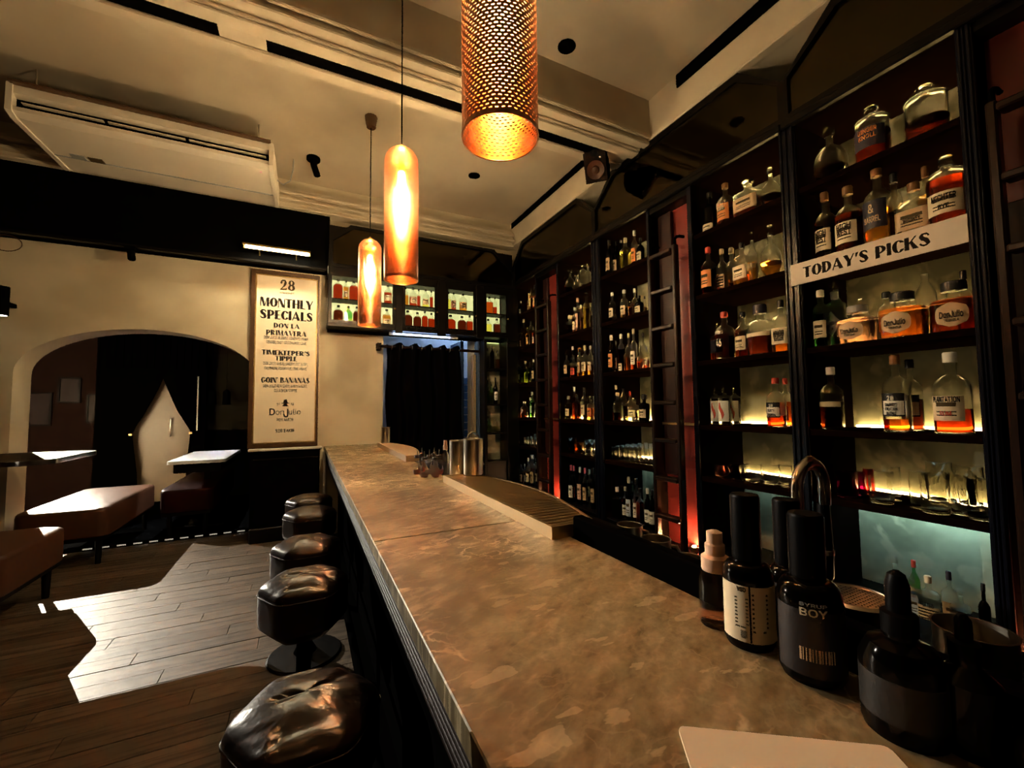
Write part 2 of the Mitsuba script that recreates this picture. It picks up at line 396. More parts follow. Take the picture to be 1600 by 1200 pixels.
for b, (y0, y1, where) in BAYS.items():
    k = thing('shelf_bay', BAYNAME[b], 'shelf')
    part(k, 'back_panel', box(2.60, 2.63, y0, y1, 0.26, 2.64), 'mat_wash')
    for a, c in SIDE[b]:
        part(k, 'side_panel', box(2.2, 2.63, a, c, 0.0, 2.64, 0.004), 'mat_side_black')
        for q in ((a + 0.006, a + 0.018), ((a + c) / 2 - 0.004, (a + c) / 2 + 0.004), (c - 0.018, c - 0.006)):
            if c - a > 0.045:
                part(k, 'bead', box(2.182, 2.191, q[0], q[1], 0.28, 2.64, 0.003), 'mat_stile')
    for a, c in SIDE[b]:
        part(k, 'front_trim', box(2.190, 2.2005, a + 0.001, c - 0.001, 0.0, 2.64, 0.002), 'mat_stile')
    part(k, 'top_board', box(2.2, 2.60, y0, y1, 2.615, 2.64), 'mat_shelf_inside')
    for r, z in SHELF_Z.items():
        part(k, 'shelf', box(2.2, 2.60, y0, y1, z - 0.03, z, 0.003), 'mat_shelf_inside')
        part(k, 'lighting_strip', box(2.572, 2.590, y0 + 0.02, y1 - 0.02, z, z + 0.014, 0.004), 'mat_emit', emit=[c * (1.3 if (b, r) in ((1, 4), (2, 4)) else 0.7 if r == 5 else 3.4 if b < 3 else 3.4) for c in L_LED])
    part(k, 'base_cabinet', box(2.2, 2.60, y0, y1, 0.0, 0.30, 0.004), 'mat_black_wood')
    part(k, 'work_light', box(2.50, 2.52, y0 + 0.04, y1 - 0.04, 0.722, 0.732), 'mat_emit', emit=[c * (9.0 if b == 1 else 2.0) for c in L_UNDER], weight=0.6 if b == 1 else 0.3)

# mirrored crown panels with clipped corners above the bays
for name, y0, y1, lab in (('A', 2.85, 4.42, 'mirrored crown panel with clipped corners above the far bays'), ('B', 1.25, 2.85, 'mirrored crown panel with clipped corners above the middle ladder'), ('C', -0.35, 1.25, 'mirrored crown panel with clipped corners nearest above the TODAY\'S PICKS bay')):
    k = thing('mirror_panel', lab, 'mirror')
    c = 0.24
    out = Polygon([(y0, 2.64), (y1, 2.64), (y1, 2.88), (y1 - c, 3.11), (y0 + c, 3.11), (y0, 2.88)])
    inn = affinity.scale(out, 1 - 0.05 / (y1 - y0), 0.80, origin=((y0 + y1) / 2, 2.89))
    to = basis([2.2, 0, 0], [0, 1, 0], [0, 0, 1], [1, 0, 0])
    part(k, 'frame', extrude(out.difference(inn), 0.04).apply_transform(to), 'mat_black_wood')
    part(k, 'pane', extrude(inn, 0.006).apply_transform(basis([2.218, 0, 0], [0, 1, 0], [0, 0, 1], [1, 0, 0])), 'mat_mirror')
    part(k, 'backing', extrude(out, 0.03).apply_transform(basis([2.24, 0, 0], [0, 1, 0], [0, 0, 1], [1, 0, 0])), 'mat_black_wood')
    part(k, 'lower_moulding', box(2.165, 2.2, y0, y1, 2.605, 2.645, 0.006), 'mat_black_wood')

# red lacquer niches with a ladder in front of each
for n, (y0, y1, lab) in enumerate(((1.865, 2.20, 'red lacquer wall niche behind the middle ladder'), (3.44, 3.84, 'red lacquer wall niche behind the far ladder'), (-0.2, 0.565, 'dark red lacquer wall niche at the right edge behind the near ladder'))):
    k = thing('red_niche', lab, 'wall niche')
    part(k, 'panel', box(2.30, 2.32, y0, y1, 0.0, 2.57), 'mat_red')
    part(k, 'head', box(2.2, 2.32, y0, y1, 2.57, 2.64), 'mat_black_wood')
    part(k, 'door_panel', box(2.268, 2.298, y0 + (0.205, 0.30, 0.06)[n], y1 - 0.012, 0.725, 2.56 if n < 2 else 1.92, 0.004), 'mat_dark_red' if n < 2 else 'mat_dark_red')
    part(k, 'ledge', box(2.262, 2.30, y0 + 0.004, y1 - 0.004, 1.068, 1.084, 0.002), 'mat_brass')
    part(k, 'floor_box', box(2.2, 2.30, y0, y1, 0.0, 0.26), 'mat_black_wood')
    part(k, 'uplight', lathe([(0.02, 0.0), (0.022, 0.0), (0.022, 0.03), (0.012, 0.03)], 16).apply_translation((2.262, y0 + (0.09, 0.16, 0.74)[n], 0.26)), 'mat_brass', 30)
    part(k, 'uplight_lamp', lathe([(0.011, 0.0), (0.011, 0.004)], 12).apply_translation((2.262, y0 + (0.09, 0.16, 0.74)[n], 0.292)), 'mat_emit', emit=[c * (0.35 if n == 1 else 0.8) for c in L_UP], weight=1.0)

for y0, y1, lab in ((1.905, 2.115, 'brown wooden library ladder in the middle of the bottle wall'), (3.465, 3.695, 'brown wooden library ladder at the far end of the bottle wall'), (0.24, 0.512, 'dark wooden library ladder at the right edge of the picture')):
    k = thing('library_ladder', lab, 'ladder')
    for y in (y0, y1):
        part(k, 'rail', box(2.095, 2.14, y - 0.014, y + 0.014, 0.0, 2.235, 0.006), 'mat_ladder_wood')
    for j in range(9):
        z = 0.232 + 0.2465 * j
        part(k, 'rung', box(2.085, 2.15, y0 + 0.014, y1 - 0.014, z - 0.014, z + 0.014, 0.006), 'mat_ladder_wood')
    for y in (y0, y1):
        part(k, 'hook', tube([(2.118, y, 2.235), (2.118, y, 2.27), (2.135, y, 2.29), (2.165, y, 2.30), (2.2, y, 2.30)], 0.009, 8), 'mat_black_paint', True)

# ---------------------------------------------------------------- lettering: a small fat-and-thin display face
def ell(cx, cy, rx, ry):
    return affinity.scale(Point(cx, cy).buffer(1.0, 12), rx, ry)


def glyph(ch):
    R, P = sbox, Polygon
    stem = R(0, 0, 0.30, 1)
    o = ell(0.48, 0.5, 0.48, 0.5).difference(ell(0.48, 0.5, 0.17, 0.46))
    bowl = lambda y0, y1, w: ell(0.26, (y0 + y1) / 2, w, (y1 - y0) / 2).difference(ell(0.26, (y0 + y1) / 2, w - 0.27, (y1 - y0) / 2 - 0.05)).intersection(R(0.26, 0, 2, 1))
    if ch in 'O0': return o, 0.96
    if ch == 'C': return o.difference(R(0.55, 0.22, 1, 0.78)), 0.84
    if ch == 'G': return union_all([o.difference(R(0.55, 0.42, 1, 0.78)), R(0.52, 0.36, 0.9, 0.44)]), 0.94
    if ch == 'D': return union_all([stem, ell(0.26, 0.5, 0.60, 0.5).difference(ell(0.26, 0.5, 0.30, 0.46)).intersection(R(0.26, 0, 2, 1)), R(0, 0, 0.4, 0.04), R(0, 0.96, 0.4, 1)]), 0.88
    if ch == 'I': return stem, 0.32
    if ch == 'L': return union_all([stem, R(0, 0, 0.66, 0.055)]), 0.66
    if ch == 'T': return union_all([R(0.26, 0, 0.56, 1), R(0, 0.945, 0.82, 1)]), 0.82
    if ch == 'E': return union_all([stem, R(0, 0, 0.64, 0.055), R(0, 0.47, 0.55, 0.525), R(0, 0.945, 0.64, 1)]), 0.66
    if ch == 'H': return union_all([stem, R(0.2, 0.47, 0.7, 0.525), R(0.62, 0, 0.92, 1)]), 0.92
    if ch == 'M': return union_all([R(0, 0, 0.06, 1), P([(0.0, 1), (0.30, 1), (0.58, 0), (0.42, 0)]), P([(0.50, 0), (0.56, 0), (0.86, 1), (0.80, 1)]), R(0.80, 0, 1.08, 1)]), 1.10
    if ch == 'N': return union_all([R(0, 0, 0.06, 1), P([(0.0, 1), (0.32, 1), (0.84, 0), (0.54, 0)]), R(0.78, 0, 0.84, 1)]), 0.86
    if ch == 'A': return union_all([P([(0, 0), (0.06, 0), (0.50, 1), (0.42, 1)]), P([(0.36, 1), (0.52, 1), (0.98, 0), (0.64, 0)]), R(0.15, 0.26, 0.7, 0.31)]), 0.98
    if ch == 'V': return union_all([P([(0, 1), (0.34, 1), (0.56, 0), (0.44, 0)]), P([(0.46, 0), (0.54, 0), (0.92, 1), (0.86, 1)])]), 0.92
    if ch == 'Y': return union_all([P([(0, 1), (0.34, 1), (0.60, 0.42), (0.32, 0.42)]), R(0.32, 0, 0.60, 0.45), P([(0.52, 0.42), (0.60, 0.42), (0.94, 1), (0.87, 1)])]), 0.94
    if ch == 'K': return union_all([stem, P([(0.28, 0.40), (0.28, 0.50), (0.78, 1), (0.86, 1)]), P([(0.36, 0.60), (0.50, 0.68), (0.96, 0), (0.60, 0)])]), 0.96
    if ch == 'P': return union_all([stem, bowl(0.36, 1, 0.55)]), 0.82
    if ch == 'B': return union_all([stem, bowl(0.48, 1, 0.50), bowl(0, 0.53, 0.58)]), 0.86
    if ch == 'R': return union_all([stem, bowl(0.42, 1, 0.53), P([(0.30, 0.46), (0.48, 0.46), (0.92, 0), (0.58, 0)])]), 0.92
    if ch in 'S$':
        t = np.linspace(0, 1, 15)
        up = LineString([(0.36 + 0.30 * math.cos(a), 0.75 + 0.21 * math.sin(a)) for a in np.linspace(0.25, math.pi, 12)]).buffer(0.045)
        lo = LineString([(0.36 + 0.30 * math.cos(a), 0.25 + 0.21 * math.sin(a)) for a in np.linspace(math.pi + 0.25, 2 * math.pi, 12)]).buffer(0.045)
        sp = LineString([(0.14, 0.76), (0.24, 0.60), (0.50, 0.44), (0.60, 0.24)]).buffer(0.135)
        g = [up, lo, sp] + ([R(0.33, -0.08, 0.39, 1.08)] if ch == '$' else [])
        return union_all(g).intersection(R(-1, -0.1, 2, 1.1)), 0.76
    if ch == "'": return P([(0.06, 1), (0.26, 1), (0.12, 0.66), (0.04, 0.66)]), 0.26
    if ch == '2':
        return union_all([LineString([(0.12 + 0.27 * (1 + math.cos(a)) - 0.02, 0.74 + 0.22 * math.sin(a)) for a in np.linspace(math.pi * 0.95, -0.1, 12)]).buffer(0.045), ell(0.14, 0.72, 0.10, 0.10),
                          P([(0.50, 0.80), (0.68, 0.72), (0.62, 0.5), (0.14, 0.1), (0.04, 0.02), (0.36, 0.36)]), P([(0.02, 0), (0.70, 0), (0.72, 0.2), (0.5, 0.11), (0.1, 0.13)])]), 0.76
    if ch == '8': return union_all([ell(0.38, 0.75, 0.31, 0.25).difference(ell(0.38, 0.75, 0.12, 0.21)), ell(0.38, 0.26, 0.37, 0.27).difference(ell(0.38, 0.26, 0.15, 0.23))]), 0.76
    return None, 0.42


def deco(text, height, width=None, depth=0.0012, centre=True):
    parts_, x = [], 0.0
    for ch in text:
        g, w = glyph(ch)
        if g is not None:
            parts_.append(affinity.translate(g, x, 0))
        x += w + 0.10
    x -= 0.10
    s = height if width is None else width / x
    m = extrude(affinity.scale(union_all(parts_).buffer(0.022, 2), s, height, origin=(0, 0)), depth)
    if centre:
        m.apply_translation((-x * s / 2, 0, 0))
    return m


def plain(text, height, width=None, bold=False, depth=0.001):
    m = meshkit.text_mesh(text, height, depth, bold)
    x0, x1 = m.bounds[0, 0], m.bounds[1, 0]
    m.apply_translation((-(x0 + x1) / 2, 0, 0))
    if width:
        m.apply_scale([width / (x1 - x0), 1, 1])
    return m


def wrap(m, r, z):
    """Bends lettering (x along the reading direction, y up, centred) round a bottle of radius r; it faces -x, reading towards -y."""
    v = m.vertices.copy()
    a, d = v[:, 0] / r, r + v[:, 2]
    m.vertices = np.column_stack([-d * np.cos(a), -d * np.sin(a), v[:, 1] + z])
    return m


# ---------------------------------------------------------------- bottles: unit shapes (r = 1, h = 1), scaled per bottle
FORM = {  # (body top, shoulder top, neck radius, cap start, superellipse power, depth aspect, belly profile)
    'bourbon': (0.58, 0.72, 0.33, 0.88, 2.0, 1.0), 'wine': (0.56, 0.76, 0.36, 0.86, 2.0, 1.0), 'slim': (0.64, 0.76, 0.42, 0.88, 2.0, 1.0), 'square': (0.62, 0.72, 0.30, 0.86, 4.5, 0.8),
    'cylflask': (0.74, 0.82, 0.30, 0.86, 2.0, 1.0), 'squat': (0.62, 0.70, 0.33, 0.82, 2.6, 0.85), 'flask': (0.62, 0.82, 0.26, 0.90, 2.3, 0.8), 'globe': (0.66, 0.70, 0.24, 0.82, 2.0, 1.0)}


def body_rows(ty, inset=0.0, lo=0.0, hi=2.0):
    b, s, nr, cp, pw, asp = FORM[ty]
    rows = []
    if ty == 'globe':
        for t in np.linspace(-1.05, 1.30, 14):
            rows.append((max(0.25, math.cos(t)), 0.33 + 0.335 * math.sin(t)))
        rows[0] = (0.5, 0.0)
        rows += [(nr, 0.70), (nr, cp)]
    else:
        rows += [(0.86, 0.0), (0.97, 0.012), (1.0, 0.04)] + [(1.0, b)]
        for t in (0.2, 0.4, 0.6, 0.8, 0.92):
            k = math.cos(t * math.pi / 2) ** (1.15 if ty in ('wine', 'flask') else 0.8)
            rows.append((nr + (1 - nr) * k, b + (s - b) * t))
        rows += [(nr, s), (nr * 0.95, cp)]
    if inset:
        rows = [(r - inset, z) for r, z in rows]
        r_ = np.array(rows)
        rr = lambda z: float(np.interp(z, r_[:, 1], r_[:, 0]))
        keep = [(rr(lo), lo)] + [q for q in rows if lo < q[1] < hi] + [(rr(hi), hi)]
        rows = keep
    return rows


SEG = 20


def shell(ty):
    return lathe(body_rows(ty), SEG, FORM[ty][4], FORM[ty][5], rot=math.pi / SEG)


def level(ty, fill):
    return 0.025 + (FORM[ty][1] - 0.03) * fill


def clear_glass(ty, fill):
    """The thick bottom and the hollow upper wall above the liquid."""
    top, cp = level(ty, fill), FORM[ty][3]
    up = body_rows(ty, 1e-6, top + 0.002, cp)
    inn = [(max(r - (0.07 if r > 0.5 else 0.05), 0.04), z) for r, z in up]
    wall_ = lathe(up + inn[::-1], SEG, FORM[ty][4], FORM[ty][5], rot=math.pi / SEG, closed=True)
    return wall_


def foot(ty):
    return lathe(body_rows(ty, 1e-6, 0.0, 0.022), SEG, FORM[ty][4], FORM[ty][5], rot=math.pi / SEG)


def liquid(ty, fill):
    top = level(ty, fill)
    return lathe(body_rows(ty, 0.012, 0.024, top), SEG, FORM[ty][4], FORM[ty][5], rot=math.pi / SEG)


def sticker(ty, z0, z1, arc, grow=1.012, shape='rect', off=0.0):
    """A label on the front (-x) side that follows the body."""
    r_ = np.array(body_rows(ty))
    rr = lambda z: float(np.interp(z, r_[:, 1], r_[:, 0])) * grow
    n, m = 14, 7
    v = []
    for k, layer in enumerate((0.0, 0.012)):
        for i in range(m):
            tz = i / (m - 1) * 2 - 1
            for j in range(n):
                ta = j / (n - 1) * 2 - 1
                a_, z_ = ta, tz
                if shape == 'oval':
                    a_ = ta * math.sqrt(max(0.03, 1 - abs(tz) ** 3.2))
                if shape == 'diamond':
                    a_ = ta * max(0.03, 1 - abs(tz))
                ang = math.pi + off + arc * a_
                z = (z0 + z1) / 2 + (z1 - z0) / 2 * z_
                c, s = math.cos(ang), math.sin(ang)
                pw, asp = FORM[ty][4], FORM[ty][5]
                kk = (abs(c) ** pw + abs(s) ** pw) ** (-1 / pw) * (rr(z) + layer)
                v.append((c * kk * asp, s * kk, z))
    f, q = [], n * m
    for i in range(m - 1):
        for j in range(n - 1):
            a, b, c, d = i * n + j, i * n + j + 1, (i + 1) * n + j + 1, (i + 1) * n + j
            f += [[q + a, q + c, q + b], [q + a, q + d, q + c], [a, b, c], [a, c, d]]
    for i in range(m - 1):
        for j in (0, n - 1):
            a, b = i * n + j, (i + 1) * n + j
            f += [[a, b, q + b], [a, q + b, q + a]]
    for j in range(n - 1):
        for i in (0, m - 1):
            a, b = i * n + j, i * n + j + 1
            f += [[a, b, q + b], [a, q + b, q + a]]
    return trimesh.Trimesh(v, f, process=False)


def cap(ty, style):
    b, s, nr, cp, pw, asp = FORM[ty]
    if style == 'ball':
        t = np.linspace(-1.2, 1.5, 9)
        return lathe([(nr * 0.55, cp - 0.03), (nr * 0.55, cp + 0.01)] + [(max(0.02, 1.5 * nr * math.cos(x)), cp + 0.01 + (1 - cp - 0.01) * (math.sin(x) + 0.93) / 1.93) for x in t], 14)
    g = 1.55 if style == 'wide' else 1.16
    return lathe([(nr * g, cp - 0.004), (nr * g, 0.985), (nr * g * 0.86, 1.0)], 14)


def ambient_word(lq):
    return {'amber': 'amber', 'amberdark': 'dark amber', 'red': 'red-amber', 'redamber': 'light red-amber', 'dark': 'dark brown', 'clear': 'clear', 'yellow': 'yellow', 'gold': 'pale gold', 'green': 'green',
            'darkgreen': 'dark green', 'lime': 'lime green', 'pink': 'pink', 'violet': 'pale violet', 'black': 'black', 'blue': 'pale blue'}[lq]


LAB = {'cream': (0.16, 0.46, 0.95, 'rect'), 'white': (0.14, 0.46, 0.9, 'rect'), 'tan': (0.16, 0.5, 0.95, 'rect'), 'orange': (0.14, 0.5, 1.0, 'rect'), 'red': (0.12, 0.42, 0.95, 'rect'), 'navy': (0.22, 0.56, 1.0, 'rect'),
       'black': (0.14, 0.5, 1.0, 'rect'), 'yellowl': (0.2, 0.5, 0.8, 'rect'), 'pinkl': (0.14, 0.55, 0.95, 'rect'), 'palegreen': (0.2, 0.46, 0.9, 'rect'), 'pale': (0.12, 0.5, 0.9, 'rect'), 'low': (0.03, 0.22, 0.9, 'rect'),
       'band': (0.36, 0.44, 1.1, 'rect'), 'stripe': (0.12, 0.42, 0.95, 'rect'), 'oval': (0.10, 0.56, 0.62, 'oval'), 'diamond': (0.20, 0.62, 0.85, 'diamond'), 'badge': (0.2, 0.5, 0.95, 'rect'), 'swirl': (0.10, 0.66, 1.1, 'rect')}
PRINT = {'low': 'cream', 'band': 'cream', 'stripe': 'cream', 'oval': 'tan', 'diamond': 'paper_white', 'badge': 'black', 'swirl': 'white'}
prin('mat_print_paper_white', (0.62, 0.60, 0.54), 0.6)
SAY = {'low': 'low cream label', 'band': 'pale band', 'stripe': 'striped label', 'oval': 'round label', 'diamond': 'diamond label', 'badge': 'black-and-white label', 'swirl': 'red-swirl label',
       'yellowl': 'yellow label', 'pinkl': 'pink label', 'palegreen': 'pale green label', 'pale': 'pale blue label', 'navy': 'dark label'}


def swirl_poly():
    t = np.linspace(0, 1, 14)
    w = 0.16 * np.sin(np.pi * t) + 0.02
    cx = 0.16 * np.sin(t * 5.2 + 0.4)
    return Polygon([(x - q, z) for x, q, z in zip(cx, w, t - 0.5)] + [(x + q, z) for x, q, z in reversed(list(zip(cx, w, t - 0.5)))]).buffer(0)


def bottle(label, loc, r, h, ty, lq, fill, la, cp, turn, group, text=None, front=(-1, 0)):
    k = thing('bottle', label, 'bottle', group)
    c, s = math.cos(turn), math.sin(turn)
    A = np.array([[r * c, -r * s, 0, loc[0]], [r * s, r * c, 0, loc[1]], [0, 0, h, loc[2]], [0, 0, 0, 1.0]])
    dark = lq == 'black'
    fl_ = round(float(fill) * 10) / 10
    if dark:
        part(k, 'glass', shared(('shell', ty), lambda: shell(ty), 40), 'mat_dark_glass', at=A)
    else:
        part(k, 'glass', shared(('glass', ty, fl_), lambda: clear_glass(ty, fl_), 40), 'mat_green_glass' if lq in ('green', 'darkgreen', 'lime') else 'mat_solid_glass', at=A)
        part(k, 'liquid', shared(('liquid', ty, fl_), lambda: liquid(ty, fl_), 40), 'mat_liquid_' + lq, at=A)
    if not dark:
        part(k, 'foot', shared(('foot', ty), lambda: foot(ty), 40), 'mat_solid_glass', at=A)
    if la != 'none':
        z0, z1, arc, shp = LAB[la]
        part(k, 'label', shared(('label', ty, la), lambda: sticker(ty, z0, z1, arc, shape=shp), 40), 'mat_print_' + PRINT.get(la, la), at=A)
        if la == 'badge':
            part(k, 'label_field', shared(('field', ty), lambda: sticker(ty, 0.22, 0.40, 0.78, 1.026, 'rect', 0.1), 40), 'mat_print_white', at=A)
        if la == 'stripe':
            part(k, 'label_print', shared(('stripes', ty), lambda: cat([sticker(ty, z, z + 0.025, 0.8, 1.026) for z in (0.16, 0.22, 0.28, 0.34)]), 40), 'mat_ink', at=A)
        if la in ('cream', 'white', 'tan', 'orange', 'yellowl', 'pinkl', 'low', 'pale', 'red'):
            part(k, 'label_print', shared(('lines', ty, la), lambda: cat([sticker(ty, z0 + (z1 - z0) * q, z0 + (z1 - z0) * (q + w), 0.55 * arc, 1.026) for q, w in ((0.2, 0.05), (0.34, 0.05), (0.58, 0.16))]), 40), 'mat_ink_brown', at=A)
        if la == 'swirl':
            part(k, 'label_print', shared(('swirl', ty), lambda: wrap(extrude(affinity.scale(swirl_poly(), 1.5, 0.44), 0.03), 1.02, 0.39), False), 'mat_print_pinkc' if False else 'mat_print_red', at=A)
    for txt in (text or ()):
        mesh, m = txt
        part(k, 'lettering', mesh, m, at=np.array([[c, -s, 0, loc[0]], [s, c, 0, loc[1]], [0, 0, 1, loc[2]], [0, 0, 0, 1.0]]))
    style = 'ball' if cp == 'glass' else 'wide' if ty == 'squat' else 'plain'
    cm = 'mat_solid_glass' if cp == 'glass' else 'mat_solid_glass' if cp == 'clear' else 'mat_print_' + cp
    part(k, 'stopper' if cp == 'glass' else 'cap', shared(('cap', ty, style), lambda: cap(ty, style), 40), cm, at=A)
    return k


def look(ty, lq, la, cp):
    kind = {'globe': 'round decanter', 'squat': 'squat bottle', 'square': 'square bottle', 'wine': 'long-necked bottle', 'slim': 'slim bottle', 'cylflask': 'bottle', 'flask': 'flask bottle'}.get(ty, 'bottle')
    w = f'{ambient_word(lq)} {kind}'
    if la != 'none':
        w += ' with ' + SAY.get(la, la + ' label')
    return w

